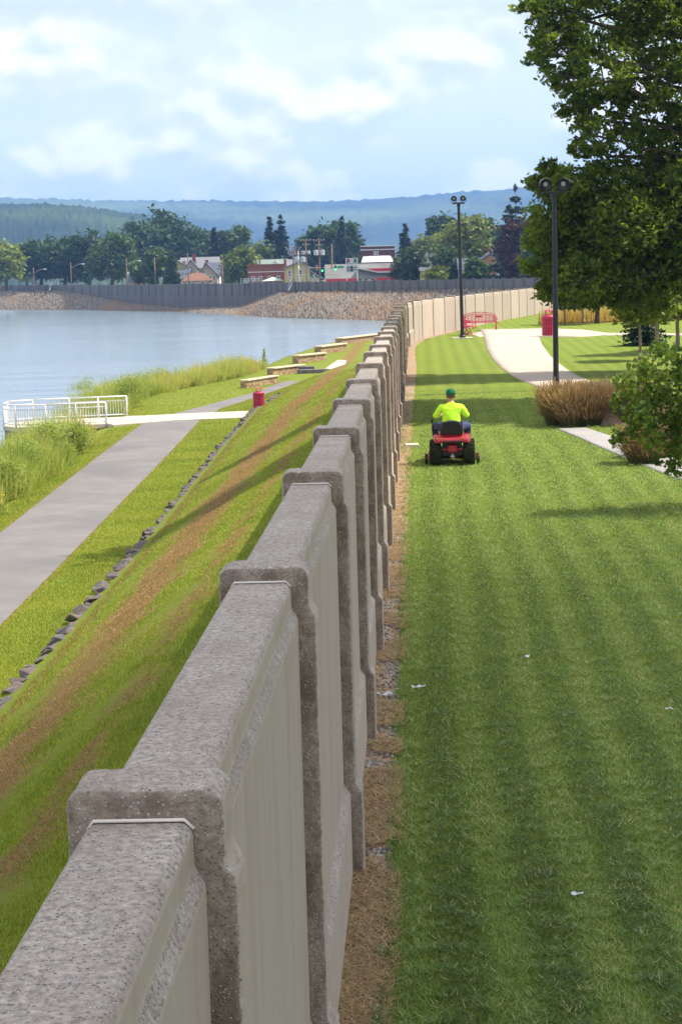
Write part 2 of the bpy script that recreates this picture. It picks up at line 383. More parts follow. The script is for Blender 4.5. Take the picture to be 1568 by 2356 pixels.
# ------------------------------------------------------------------ flood wall beside the lawn
wall_loc = wall_at(0)
fw_t = empty('flood_wall', (wall_loc[0], wall_loc[1], hR(0, 4.9)), -R(2.36),
             'long pale concrete flood wall of posts and lower panels between lawn and river', 'wall')
ZT = 2.702; SP = 3.979
def to_local(o_loc, rz, P):
    d = Vector(P)-Vector(o_loc); c, s = math.cos(-rz), math.sin(-rz); return Vector((d.x*c-d.y*s, d.x*s+d.y*c, d.z))
def wall_mat(s, extra=0):
    x, y, h = wall_at(s)
    Mw = Matrix.Translation((x, y, 0)) @ Matrix.Rotation(-R(h), 4, 'Z')
    Mi = (Matrix.Translation(fw_t.location) @ Matrix.Rotation(-R(2.36), 4, 'Z')).inverted()
    return Mi @ Mw
def prof(u0, u1, zt, zg, ch=.03, plain=False):
    if plain: return [(u0, -1.4), (u0, zt-ch), (u0+ch, zt), (u1-ch, zt), (u1, zt-ch), (u1, ZT-.19), (u1+.012, ZT-.22), (u1+.012, zg-.3)]
    return [(u0, -1.4), (u0, zt-ch), (u0+ch, zt), (u1-ch, zt), (u1, zt-ch), (u1, ZT-.19), (u1+.028, ZT-.235), (u1+.028, zg+.63), (u1+.072, zg+.575), (u1+.072, zg-.3)]
off = {1: -.07, 2: .14, 4: -.05, 5: -.08, 6: -.08}
rng = random.Random(3)
npost = 58
pos = [i*SP+off.get(i, rng.uniform(-.03, .03)) for i in range(-1, npost)]
for k, s in enumerate(pos):
    x, y, h = wall_at(s); zg = hR(x, y)
    dz = rng.uniform(-.012, .012)
    zt = ZT+dz
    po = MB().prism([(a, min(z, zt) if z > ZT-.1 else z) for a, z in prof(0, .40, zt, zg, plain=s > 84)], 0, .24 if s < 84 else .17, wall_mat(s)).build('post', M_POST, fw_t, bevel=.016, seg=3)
    if s < 22:
        rm = po.modifiers.new('r', 'REMESH'); rm.mode = 'VOXEL'; rm.voxel_size = .011 if s < 12 else .015; rm.use_smooth_shade = True
        for sz_, st_ in ((.03, .010), (.16, .008)):
            tx = bpy.data.textures.new('chip', 'CLOUDS'); tx.noise_scale = sz_; dm = po.modifiers.new('d', 'DISPLACE'); dm.texture = tx; dm.strength = st_; dm.mid_level = .5; dm.texture_coords = 'GLOBAL'
    if k+1 < len(pos):
        s2 = pos[k+1]; L = 0; cuts = 1 if s < 75 else 2
        # panel from the back of this post to the front of the next, following the wall's curve
        A = wall_mat(s+(.24 if s < 84 else .17)); x2, y2, h2 = wall_at(s2)
        B = wall_mat(s2)
        pa = prof(.045, .322 if s < 84 else .365, ZT-.078, zg, .022, s > 84)
        mb = MB(); n = len(pa)
        va = [A @ Vector((a, .002, z)) for a, z in pa]
        zg2 = hR(x2, y2); pb = prof(.045, .322 if s < 84 else .365, ZT-.078, zg2, .022, s > 84)
        vb = [B @ Vector((a, -.002, z)) for a, z in pb]
        mb.add([tuple(q) for q in va+vb], [tuple(range(n)), tuple(range(2*n-1, n-1, -1))]+[(i, i+n, (i+1) % n+n, (i+1) % n) for i in range(n)])
        pn = mb.build('panel', M_PAN, fw_t, bevel=.012)
        pn.data.materials.append(M_AGG)
        for p in pn.data.polygons:
            c = sum((pn.data.vertices[i].co.z for i in p.vertices), 0)/len(p.vertices)+fw_t.location.z
            if p.normal.z > .3 and len(p.vertices) == 4 : p.material_index = 1
        if s < 60:
            sp_ = [(a, z) for a, z in prof(.045, .322, ZT-.078, zg2, .022)[1:6]]
            sp_ = [(.055, ZT-.098), (.07, ZT-.076), (.30, ZT-.076), (.323, ZT-.10)]
            MB().tube([B @ Vector((a, -.006, z+.004)) for a, z in sp_], .005, 6).build('sealant', M_SEAL, pn, smooth=True)

# straw and gravel strip along the wall foot
EDGE = [(872, 2317), (894, 2138), (901, 1941), (904.5, 1797), (915, 1618), (921, 1469), (923.5, 1311), (930.8, 1165), (938, 1056), (949, 947), (958, 850), (965, 790)]
ep = []
for x, y in EDGE:
    z = 0
    for _ in range(3): P = at_z(x, y, z); z = hR(P.x, P.y)
    ep.append((P.y, P.x))
ep = np.array(sorted(ep))
def strip_x(y):
    d = float(np.interp(y, ep[:, 0], [e[1]-wall_x(e[0]) for e in ep])); return wall_x(y)+min(max(d, .60), 1.0)
m, nt, b = base_mat('straw_gravel', .95, .1); v = coord(nt, obj=False)
vo = N(nt, 'ShaderNodeTexVoronoi'); vo.inputs['Scale'].default_value = 34; nt.links.new(v, vo.inputs['Vector'])
sc_ = N(nt, 'ShaderNodeSeparateColor'); nt.links.new(vo.outputs['Color'], sc_.inputs[0])
gcol = ramp(nt, sc_.outputs[0], [(0, (.12, .10, .09)), (.5, (.24, .205, .18)), (.85, (.36, .33, .31)), (1, (.52, .49, .46))])
scol = ramp(nt, noise(nt, coord(nt, (10, 60, 1), False), 1, 4, .7), [(.3, (.20, .125, .065)), (.7, (.46, .31, .16))])
k = ramp(nt, noise(nt, v, 2.3, 4, .6), [(.34, (0, 0, 0)), (.58, (1, 1, 1))])
nt.links.new(mixc(nt, k, gcol, scol), b.inputs['Base Color']); bump(nt, b, vo.outputs['Distance'], .6, .02); M_STRAWG = m
rs = random.Random(8)
loft('gravel_strip', [[(wall_x(y)+.2+(strip_x(y)+rs.uniform(-.035, .035)-wall_x(y)-.2)*t, y, hR(0, y)+.012-(.006 if t == 1 else 0)) for t in (0, .5, .8, 1)] for y in frange(2, 110, .25)], M_STRAWG)

# ------------------------------------------------------------------ far bank, far wall
M_RIP = mott('riprap', (.06, .052, .046), (.36, .295, .23), 1.3, .95, .15, 1.0, .3, c3=(.26, .17, .10), sc3=.06, world=True)
M_DRY = mott('dry_shore', (.22, .13, .06), (.40, .26, .12), .12, .95, .1, .5, .1, world=True)
FT = [(-320, 800, 661.5), (-160, 760, 659), (0, 700, 656.5), (150, 630, 656), (300, 560, 655.5), (420, 520, 653.5), (550, 480, 651.5), (640, 450, 650), (750, 420, 648),
      (900, 380, 645.5), (1050, 345, 643), (1215, 310, 640.3), (1400, 280, 637), (1600, 262, 634)]
FB = [667, 668, 669, 669, 697, 709, 704, 671, 668, 667.5, 664, 661, 660, 658]   # foot of the wall as seen
FS = [712, 712, 712.5, 713, 716, 719, 727, 732, 735, 739, 743, 745, 745, 745]   # water's edge as seen
top = [at_d(x, y, d) for x, d, y in FT]
foot = [at_d(x, y, d-.6) for (x, d, _), y in zip(FT, FB)]
shore = [at_z(x, y, WATER-.1) for (x, d, _), y in zip(FT, FS)]
def resample(P, n):
    P = [np.array(p) for p in P]; L = [0]
    for a, b_ in zip(P, P[1:]): L.append(L[-1]+1)
    t = np.linspace(0, L[-1], n); return [np.array([np.interp(q, L, [p[k] for p in P]) for k in range(3)]) for q in t]
nb = 1100; fo = resample(foot, nb); sh = resample(shore, nb); rg = np.random.default_rng(2)
rows = []
for i in range(nb):
    r = []
    for j, t in enumerate(np.linspace(0, 1, 34)):
        p = sh[i]*(1-t)+fo[i]*t; hgt = fo[i][2]-sh[i][2]
        p = p+np.array([0, 0, hgt*.10*math.sin(math.pi*t)+(rg.normal()*.17 if 0 < j < 33 else 0)])
        if j == 0: p[2] -= .5
        if j == 33: p[1] += 1.5
        r.append(tuple(p))
    rows.append(r)
loft('rocky_bank', rows, M_RIP, smooth=False)
m_far = mott('far_wall_concrete', (.115, .11, .108), (.17, .16, .155), .3, .9, .15, world=True, stretch=(1, 1, .15))
fwl = empty('flood_wall', tuple(Vector((foot[6].x, foot[6].y, foot[6].z))), 0, 'dark gray flood wall along the far bank in front of the town', 'wall')
mb = MB(); tp = resample(top, 105); ft = resample(foot, 105); o0 = np.array(fwl.location)
prevd = None
for i in range(104):
    a, b2 = tp[i], tp[i+1]; dr = b2-a; nrm = np.array([-dr[1], dr[0], 0]); nrm = nrm/np.linalg.norm(nrm)*.5
    if nrm[1] < 0: nrm = -nrm
    za, zb = min(ft[i][2]-2, -2), min(ft[i+1][2]-2, -2); za, zb = min(za, -5.5), min(zb, -5.5)
    q = [(a[0], a[1], za), (b2[0], b2[1], zb), tuple(b2), tuple(a)]
    w = [(p[0]+nrm[0], p[1]+nrm[1], p[2]) for p in q]
    mb.add([tuple(np.array(p)-o0) for p in q+w], [(0, 1, 2, 3), (7, 6, 5, 4), (3, 2, 6, 7)])
mb.build('wall_face', m_far, fwl)
pp = resample(top, 96)
for i in range(95):
    a = pp[i]; mb = MB(); mb.box(tuple(np.array([a[0], a[1]+.28, a[2]-1.4])-o0), (.55, .8, 3.1)); mb.build('post', m_far, fwl)
# town ground behind the wall
loft('town_ground', [[(p[0], p[1]+.6, p[2]-2.0) for p in tp], [(p[0]*1.3, p[1]+60, -.4) for p in tp], [(p[0]*8, 1500, 0) for p in tp], [(p[0]*25, 4200, 0) for p in tp]], M_TOWN)

# hills
def hill(name, ridge, d0, d1, z0, seed, mat, amp, base_fn=None, nx=220, ny=26):
    rg = np.random.default_rng(seed); rows = []
    for j in range(ny):
        t = j/(ny-1); d = d0+(d1-d0)*t; r = []
        for i in range(nx):
            x = ridge[0][0]+(ridge[-1][0]-ridge[0][0])*i/(nx-1)
            yt = np.interp(x, [q[0] for q in ridge], [q[1] for q in ridge])
            P = at_d(x, yt, d1); s = t*t*(3-2*t)*.55+.45*t
            X = (x-784)/F*d*(1.0); z = z0+(P.z-z0)*s + rg.normal()*amp*(1 if 0 < j else 0)*(.6 if j == ny-1 else 1)
            r.append((X, d, z))
        rows.append(r)
    r = [(p[0]*1.1, p[1]+700, z0) for p in rows[-1]]; rows.append(r)
    return loft(name, rows, mat, smooth=True)
M_HILL = mott('hill_forest', (.014, .024, .016), (.034, .05, .030), .012, .95, .05, world=True, c3=(.09, .13, .03), sc3=.0022)
M_HILL2 = mott('ridge_forest', (.016, .028, .020), (.04, .058, .036), .008, .95, .05, world=True, c3=(.12, .15, .05), sc3=.0012)
hill('near_hill', [(-900, 520), (-400, 478), (-100, 470), (0, 470.5), (140, 469), (250, 478), (340, 492), (420, 512), (520, 538), (640, 575), (760, 606), (900, 632)], 1500, 2500, -4, 4, M_HILL, 1.7, nx=420, ny=40)
hill('far_ridge', [(-1500, 452), (-600, 455), (0, 455.5), (100, 456.5), (250, 461), (500, 462.5), (700, 463.5), (800, 463), (900, 458.5), (1000, 449), (1100, 441), (1210, 435), (1400, 425), (1800, 415), (2600, 440), (3200, 470)], 3300, 6200, -4, 9, M_HILL2, 3.5, nx=520, ny=40)

# ------------------------------------------------------------------ foliage builder
def leaves(P, size, rg, up=.3, asp=1.7, nrm=None):
    """pointed leaf quads at P; size array"""
    n = len(P); d = rg.normal(size=(n, 3)); d /= np.linalg.norm(d, axis=1)[:, None]
    nn = rg.normal(size=(n, 3)); nn[:, 2] = np.abs(nn[:, 2])+up
    if nrm is not None: nn += nrm*1.0
    nn /= np.linalg.norm(nn, axis=1)[:, None]
    a = np.cross(nn, d); a /= np.linalg.norm(a, axis=1)[:, None]; b_ = np.cross(nn, a)
    s = size[:, None]
    V = np.stack([P-a*s*.5*asp, P+b_*s*.42, P+a*s*.5*asp, P-b_*s*.42], 1).reshape(-1, 3)
    return V, np.arange(4*n, dtype=np.int32).reshape(-1, 4)
def crown(name, blobs, n, size, mat, parent, seed, clump=.22, cl_n=26, vlo=0, vhi=1, up=.3, drop=0.0):
    """blobs: (x,y,z,rx,ry,rz) local to parent; leaves gather in clumps near each blob's surface"""
    rg = np.random.default_rng(seed); B = np.array(blobs, float)
    vol = (B[:, 3]*B[:, 4]*B[:, 5])**(2/3); w = vol/vol.sum(); Ps = []; vs = []; Nn = []
    nc = max(4, n//cl_n)
    bi = rg.choice(len(B), nc, p=w); b_ = B[bi]
    d = rg.normal(size=(nc, 3)); d /= np.linalg.norm(d, axis=1)[:, None]
    r = .45+.55*rg.random(nc)**.45
    cc = b_[:, :3]+d*r[:, None]*b_[:, 3:]
    cs = b_[:, 3:].mean(1)*clump*(.6+.8*rg.random(nc))
    tone = rg.random(nc)
    ids = np.repeat(np.arange(nc), cl_n)
    g = rg.normal(size=(len(ids), 3))*cs[ids][:, None]*np.array([1, 1, .65]); g[:, 2] -= drop*np.abs(rg.normal(size=len(ids)))*cs[ids]
    P = cc[ids]+g
    v = np.clip(vlo+(vhi-vlo)*(.55*tone[ids]+.45*rg.random(len(ids))), 0, 1)
    V, Fa = leaves(P, size*(.7+.6*rg.random(len(ids))), rg, up)
    return np_mesh(name, V, Fa, mat, parent, np.repeat(v, 4))
BARK = mott('bark', (.055, .04, .03), (.14, .11, .085), 6, .95, .1, .6, .02, stretch=(1, 1, .25))
PALEBARK = mott('pale_bark', (.20, .15, .12), (.33, .26, .21), 8, .95, .1, .3, .01)
G_OAK = leafmat('oak_leaves', [(.04, .07, .014), (.09, .14, .022), (.15, .215, .035), (.24, .31, .055)], .5)
G_DARK = leafmat('dark_leaves', [(.016, .036, .010), (.04, .075, .016), (.068, .115, .024)], .25)
G_MID = leafmat('mid_leaves', [(.03, .06, .012), (.068, .118, .02), (.115, .175, .03)], .3)
G_OLIVE = leafmat('olive_leaves', [(.07, .10, .014), (.15, .185, .022), (.24, .25, .035)], .25)
G_YEL = leafmat('yellow_green_leaves', [(.11, .15, .03), (.21, .26, .05), (.31, .35, .075)], .3)
G_GRAY = leafmat('gray_green_leaves', [(.035, .055, .025), (.07, .10, .045), (.12, .15, .07)], .2)
G_CON = leafmat('spruce_needles', [(.010, .022, .012), (.02, .04, .02), (.035, .06, .03)], .08)
G_PUR = leafmat('purple_leaves', [(.025, .010, .010), (.06, .022, .018), (.10, .045, .03)], .2)
G_PINE = leafmat('pine_needles', [(.014, .035, .018), (.03, .06, .03), (.05, .09, .04)], .1)

def px_m(d): return d/F
def decid(px, ytop, hw, d, mat, seed, label, ybase=658, name='tree', n=None, cat='tree', group='trees of the town beyond the far wall', low=.12):
    base = at_d(px, ybase, d); k = d/F; H = (ybase-ytop)*k; r = hw*k
    rr = random.Random(seed); t = empty(name, base, rr.uniform(-.3, .3), label, cat, group)
    bl = []; hh = H*(1-low)/2
    nb_ = rr.randint(7, 10)
    bl.append((0, 0, H*low+hh, r*.72, r*.72, hh*.86))
    for i in range(nb_):
        a = 6.28*i/nb_+rr.uniform(-.3, .3); zz = H*low+hh*(1+rr.uniform(-.75, .72)); q = r*rr.uniform(.34, .5)
        e = math.sqrt(max(.08, 1-((zz-H*low-hh)/hh)**2)); rad = max(0, r*e-q*.75)
        bl.append((math.cos(a)*rad, math.sin(a)*rad, zz, q, q, min(q*1.1, hh*.5)))
    ls = max(.3, .0016*d)
    crown('crown', bl, n or int(900+3.0*hw*(ybase-ytop)*.16), ls, mat, t, seed, clump=.30, cl_n=14)
    MB().tube([(0, 0, -1.5), (.05*r, 0, H*.25), (0, 0, H*.62)], [r*.085+.1, r*.06+.08, r*.03], 7).build('trunk', BARK, t, smooth=True)
    return t
def conif(px, ytop, hw, d, mat, seed, label, ybase=658, name='spruce_tree', tiers=15, group='trees of the town beyond the far wall', cat='tree', flat_=.35, ls=None, n=170, low=.06):
    base = at_d(px, ybase, d); k = d/F; H = (ybase-ytop)*k; r = hw*k*(1.45 if d > 200 else 1); rg = np.random.default_rng(seed)
    t = empty(name, base, 0, label, cat, group); Ps = []; vv = []
    for i in range(tiers):
        f = i/(tiers-1); z = H*(low+(1-low)*f); rad = r*(1-f)**.8*(.75+.4*rg.random())+.02*r
        na = max(4, int(11*(1-f)+3))
        for a in range(na):
            g = 6.283*(a+rg.random())/na; m = int(n*rad/r/na*1.6)+6; q = rg.random(m)**.7*rad*(.7+.5*rg.random())
            w = .14*rad+.1*r*.4
            Ps.append(np.stack([np.cos(g)*q+rg.normal(size=m)*w*.6, np.sin(g)*q+rg.normal(size=m)*w*.6, z-q*flat_+rg.normal(size=m)*H*.012], 1)); vv.append(np.clip(rg.random()*.6+.4*rg.random(m), 0, 1))
    P = np.concatenate(Ps); v = np.concatenate(vv)
    V, Fa = leaves(P, (ls or max(.25, .0013*d))*(.7+.6*rg.random(len(P))), rg, .8, 2.2)
    np_mesh('crown', V, Fa, mat, t, np.repeat(v, 4))
    MB().tube([(0, 0, -1), (0, 0, H*.97)], [r*.06+.05, .03], 7).build('trunk', BARK, t, smooth=True)
    return t
T = [ (15, 556, 42, 640, G_YEL, 'pale yellow-green tree at the left end of the town treeline'), (-60, 552, 55, 660, G_MID, 'green tree just outside the left end of the treeline'),
 (62, 558, 30, 720, G_YEL, 'light green tree peeping out behind the dark row on the left'),
 (95, 553, 48, 690, G_DARK, 'dark rounded tree next to the pale yellow-green one'), (150, 548, 52, 680, G_DARK, 'dark tree behind the pole lamp leftmost in the row'),
 (205, 546, 52, 670, G_DARK, 'dark broad tree in the middle of the row left of the big one'), (258, 544, 52, 640, G_MID, 'green full tree directly left of the tallest broad tree'),
 (330, 516, 62, 720, G_DARK, 'dark left shoulder of the tallest broad tree clump'), (395, 499, 70, 730, G_DARK, 'tallest broad dark tree left of the houses'), (452, 520, 52, 740, G_DARK, 'dark right shoulder tree of the tallest clump'),
 (358, 571, 30, 590, G_MID, 'small mid green tree beside the white gabled house'), (322, 600, 20, 600, G_MID, 'low green tree in front of the gray-roofed cottage'),
 (552, 516, 27, 700, G_MID, 'upright green tree behind the olive one'), (525, 528, 24, 690, G_DARK, 'narrow dark tree right of the pointed conifer'),
 (553, 574, 40, 560, G_OLIVE, 'olive yellow rounded tree left of the brick building'), (612, 560, 36, 640, G_OLIVE, 'olive tree behind the brick building'), (586, 566, 24, 660, G_MID, 'green tree between the two olive ones'),
 (735, 516, 45, 680, G_DARK, 'dark broad tree left half behind the utility poles'), (785, 512, 45, 690, G_DARK, 'dark broad tree right half behind the utility poles'),
 (805, 545, 30, 700, G_DARK, 'dark lower tree at the right edge of the pole backdrop'), (690, 565, 14, 690, G_DARK, 'thin dark tree behind the left utility poles'),
 (945, 571, 40, 440, G_GRAY, 'gray-green rounded tree right of the store'), (1022, 494, 38, 620, G_DARK, 'dark tall tree left behind the slim lamp post'), (985, 538, 34, 600, G_OLIVE, 'brownish olive tree behind the gray-green one'),
 (1068, 506, 62, 470, G_OLIVE, 'large sunlit olive-green tree behind the slim lamp post'), (1035, 575, 42, 450, G_MID, 'green tree directly under the large sunlit one'), (1130, 505, 42, 520, G_MID, 'green tree between the sunlit one and the pine'),
 (1003, 612, 26, 420, G_OLIVE, 'low olive bush tree beside the small yellow house'), (1095, 598, 30, 430, G_MID, 'green tree in front of the pale sided house'),
 (1198, 508, 52, 400, G_PUR, 'purple-leaved copper beech by the rusty pole'), (1240, 548, 40, 370, G_GRAY, 'gray-green tree right of the copper beech'), (1195, 590, 40, 395, G_PUR, 'dark purple low tree under the copper beech'),
 (1300, 500, 80, 340, G_MID, 'green tree behind the near lamp post'), (1420, 490, 90, 330, G_DARK, 'dark tree far behind the big oak'), (1530, 470, 90, 320, G_MID, 'green tree at the right end far behind the oak'), (1660, 470, 90, 330, G_DARK, 'dark tree beyond the right edge of the town'),
]
for i, (px, yt, hw, d, mt, lb) in enumerate(T): decid(px, yt, hw, d, mt, 100+i, lb)
for i, (px, yt, hw, d, mt, lb) in enumerate([
 (497, 530, 20, 640, G_CON, 'slim dark conifer at the edge of the houses'), (625, 506, 30, 650, G_CON, 'left of the two tall dark spruces'), (650, 502, 30, 640, G_CON, 'right of the two tall dark spruces'),
 (790, 505, 24, 670, G_CON, 'dark spruce tip rising from the trees behind the utility poles'), (934, 521, 25, 600, G_CON, 'single dark spruce behind the store'),
 (397, 583, 15, 560, G_GRAY, 'small bluish spruce beside the white house')]): conif(px, yt, hw, d, mt, 300+i, lb)
conif(1188, 436, 48, 420, G_PINE, 320, 'tall layered pine rising beside the big oak', name='pine_tree', tiers=9, flat_=-.1, n=420)
conif(1172, 478, 34, 415, G_PINE, 321, 'shorter pine in front of the tall layered one', name='pine_tree', tiers=8, flat_=-.1, n=300)

# ------------------------------------------------------------------ town buildings
def paint(name, c, r=.7): return mott(name, tuple(k*.9 for k in c), c, .6, r, .2, world=True)
P_WHITE = paint('white_siding', (.62, .62, .60)); P_YEL = paint('yellow_siding', (.50, .42, .17)); P_CREAM = paint('cream_siding', (.48, .40, .30))
P_SLATE = paint('slate_roof', (.10, .11, .135)); P_GRAYR = paint('gray_roof', (.20, .20, .21)); P_BROWNR = paint('brown_roof', (.22, .105, .065)); P_GREENR = paint('green_gray_roof', (.20, .25, .21))
P_BRICK = mott('red_brick', (.22, .075, .05), (.32, .11, .07), 2, .9, .1, world=True); P_DBRICK = mott('dark_brick', (.10, .035, .035), (.15, .055, .05), 2, .9, .1, world=True)
P_SHING = mott('gray_shingles', (.17, .17, .16), (.28, .275, .26), 1.2, .9, .1, world=True, stretch=(.4, .4, 3)); P_RED = flat('red_fascia', (.62, .03, .045), .5); P_TAN = paint('tan_brick', (.42, .24, .13))
P_GLASS = flat('dark_window_glass', (.05, .06, .075), .15, .5); P_TRIM = flat('white_trim', (.68, .68, .67)); P_METAL = flat('galvanized_metal', (.42, .45, .48), .45, .5)
P_WOOD = mott('pole_wood', (.16, .10, .075), (.27, .18, .13), 3, .9, .1, stretch=(1, 1, .2)); P_LIME = flat('pale_green_canvas', (.45, .62, .45), .8)
GZ = -.6
def zy(x, y, d): return CAMZ-(y-yh(x))*d/F
class Bld:
    def __init__(s, name, label, px, d, cat='house', depth=9, rz=0, group=None):
        s.d = d; s.px = px; s.k = d/F; p = at_d(px, 650, d); s.o = empty(name, (p.x, d, GZ), rz, label, cat, group); s.depth = depth
    def X(s, x): return (x-s.px)*s.k
    def Z(s, y): return zy(s.px, y, s.d)-GZ
    def wall(s, x0, x1, yt, mat, y0=0.0, dep=None, name='wall', yb=None):
        dep = dep or s.depth; zb = s.Z(yb) if yb else -.6
        return MB().box(((s.X(x0)+s.X(x1))/2, y0+dep/2, (s.Z(yt)+zb)/2), (s.X(x1)-s.X(x0), dep, s.Z(yt)-zb)).build(name, mat, s.o)
    def gable_front(s, x0, x1, ye, yp, mat, rmat, y0=0.0, dep=None, xp=None, over=.5):
        dep = dep or s.depth; a, b_, p = s.X(x0), s.X(x1), s.X(xp if xp else (x0+x1)/2); ze, zp = s.Z(ye), s.Z(yp)
        MB().prism([(a, -.6), (a, ze), (p, zp-.05), (b_, ze), (b_, -.6)], y0, y0+dep).build('wall', mat, s.o)
        th = .3; mb = MB()
        for e in (a, b_):
            dx = e-p; L = math.hypot(dx, ze-zp); ux, uz = dx/L, (ze-zp)/L; q = (p+ux*(L+over), zp+uz*(L+over))
            mb.prism([(p, zp), (q[0], q[1]), (q[0], q[1]+th), (p, zp+th)], y0-over, y0+dep+over)
        return mb.build('roof', rmat, s.o)
    def gable_side(s, x0, x1, ye, yr, mat, rmat, y0=0.0, dep=None, over=.4):
        dep = dep or s.depth; a, b_ = s.X(x0), s.X(x1); ze, zr = s.Z(ye), s.Z(yr)
        MB().box(((a+b_)/2, y0+dep/2, (ze-.6)/2), (b_-a, dep, ze+.6)).build('wall', mat, s.o)
        mb = MB(); ym = y0+dep/2
        vs = [(a-over, y0-over, ze), (b_+over, y0-over, ze), (b_+over, ym, zr), (a-over, ym, zr), (b_+over, y0+dep+over, ze), (a-over, y0+dep+over, ze)]
        mb.add(vs, [(0, 1, 2, 3), (3, 2, 4, 5), (0, 3, 5), (1, 4, 2), (0, 5, 4, 1)]); return mb.build('roof', rmat, s.o)
    def hip(s, x0, x1, ye, yr, mat, rmat, y0=0.0, dep=None):
        dep = dep or s.depth; a, b_ = s.X(x0), s.X(x1); ze, zr = s.Z(ye), s.Z(yr); i = min(dep/2, (b_-a)*.3); ym = y0+dep/2
        MB().box(((a+b_)/2, ym, (ze-.6)/2), (b_-a, dep, ze+.6)).build('wall', mat, s.o)
        o = .5; vs = [(a-o, y0-o, ze), (b_+o, y0-o, ze), (b_+o, y0+dep+o, ze), (a-o, y0+dep+o, ze), (a+i, ym, zr), (b_-i, ym, zr)]
        return MB().add(vs, [(0, 1, 5, 4), (1, 2, 5), (2, 3, 4, 5), (3, 0, 4), (3, 2, 1, 0)]).build('roof', rmat, s.o)
    def win(s, x, y, w=7, h=12, y0=0.0):
        W_, H_ = w*s.k, h*s.k; f = MB()
        for sx in (-1, 1): f.box((s.X(x)+sx*(W_/2), y0-.06, s.Z(y)), (.16, .14, H_+.16))
        for sz in (-1, 1, 0): f.box((s.X(x), y0-.06, s.Z(y)+sz*H_/2), (W_-.17, .14, .16 if sz else .07))
        fr = f.build('window', P_TRIM, s.o); MB().box((s.X(x), y0-.03, s.Z(y)), (W_, .04, H_)).build('pane', P_GLASS, fr)
    def chim(s, x, yt, yb, mat, w=6, y0=4, parent=None):
        W_ = w*s.k; mb = MB().box((s.X(x), y0, (s.Z(yt)+s.Z(yb))/2), (W_, W_, s.Z(yt)-s.Z(yb))).box((s.X(x), y0, s.Z(yt)+.1), (W_*1.2, W_*1.2, .25)); mb.build('chimney', mat, parent or s.o)
b = Bld('gabled_house', 'white house with wide gray back roof and tall brick chimney behind the wall', 430, 590, depth=12)
r = b.gable_side(412, 498, 618, 592, P_CREAM, P_GRAYR, y0=8); b.chim(443, 586, 612, P_BRICK, 8, 10, r)
r = b.gable_front(385, 428, 612, 601, P_YEL, P_GRAYR, y0=3, dep=10, xp=409); b.gable_front(424, 452, 616, 600, P_CREAM, P_SLATE, y0=4, dep=8)
b.wall(404, 436, 629, P_WHITE, y0=0, dep=6)
MB().add([(b.X(402), -.5, b.Z(629)), (b.X(438), -.5, b.Z(629)), (b.X(441), 4.4, b.Z(614)), (b.X(403), 4.4, b.Z(614)), (b.X(402), 4.4, b.Z(629)), (b.X(438), 4.4, b.Z(629))], [(0, 1, 2, 3), (0, 3, 4), (1, 5, 2), (0, 4, 5, 1)]).build('porch_roof', P_SLATE, b.o)
b.chim(422, 603, 620, P_BRICK, 6, 6, r)
for x, y in ((411, 643), (421, 643), (430, 643)): b.win(x, y, 5, 9, 0)
for x in (392, 399): b.win(x, 625, 4, 9, 3)
b = Bld('brown_roofed_house', 'low house with brown hip roof just behind the far wall', 450, 560, depth=10); b.hip(421, 482, 646, 628, P_CREAM, P_BROWNR); b.win(436, 651, 8, 6); b.win(466, 651, 8, 6)
b = Bld('gabled_house', 'cream house with dark slate roof right of the brown hip roof', 484, 580, depth=13)
r = b.gable_front(462, 500, 632, 605, P_CREAM, P_SLATE, xp=474, over=.8); b.gable_side(474, 503, 630, 604, P_WHITE, P_SLATE, y0=4, dep=10); b.chim(475, 600, 616, P_BRICK, 7, 5, r); b.win(484, 640, 6, 10); b.win(493, 640, 5, 10); b.win(470, 626, 5, 7)
b = Bld('cottage', 'small gray-roofed cottage half hidden by trees on the left', 306, 600, depth=9); r = b.gable_side(293, 322, 648, 625, P_TAN, P_GRAYR); b.chim(322, 618, 640, P_BRICK, 5, 4, r); b.win(302, 652, 6, 6)
b = Bld('brick_building', 'flat red brick building with white band and green tent in front', 612, 520, cat='building', depth=16)
b.wall(571, 657, 611, P_BRICK); MB().box(((b.X(571)+b.X(657))/2, -.05, b.Z(625.5)), (b.X(657)-b.X(571), .2, .22)).build('stone_band', P_TRIM, b.o)
MB().box(((b.X(571)+b.X(657))/2, 8, b.Z(611)+.15), (b.X(657)-b.X(571)+.5, 16.5, .35)).build('parapet', P_BRICK, b.o)
for x in (583, 600, 620, 640): b.win(x, 640, 7, 9)
b = Bld('green_roofed_house', 'house with green-gray roof and two white dormers behind the brick building', 620, 560, depth=12)
b.gable_side(584, 660, 611, 597, P_WHITE, P_GREENR)
for xa, xb in ((582, 601), (625, 646)):
    MB().prism([(b.X(xa), b.Z(612)), ((b.X(xa)+b.X(xb))/2, b.Z(598)), (b.X(xb), b.Z(612))], -.8, 5).build('dormer', P_WHITE, b.o)
b = Bld('yellow_house', 'yellow gabled house with two windows behind the metal stairs', 685, 500, depth=12)
b.gable_front(655, 712, 617, 604, P_YEL, P_GRAYR, xp=690); b.wall(653, 659, 596, P_BRICK, y0=5, dep=1.6, name='chimney')
b.gable_side(657, 676, 616, 596, P_GRAYR, P_GRAYR, y0=7, dep=8)
b.win(667, 629, 7, 13); b.win(692, 627, 7, 11); b.wall(712, 736, 640, P_WHITE, y0=2, dep=8, name='annex')
MB().prism([(b.X(711), b.Z(622)), (b.X(711), b.Z(624)), (b.X(738), b.Z(642)), (b.X(738), b.Z(640))], 1, 11).build('annex_roof', P_GRAYR, b.o)
b = Bld('pale_green_tent', 'pale green canopy tent in front of the brick building', 627, 500, cat='tent', depth=5)
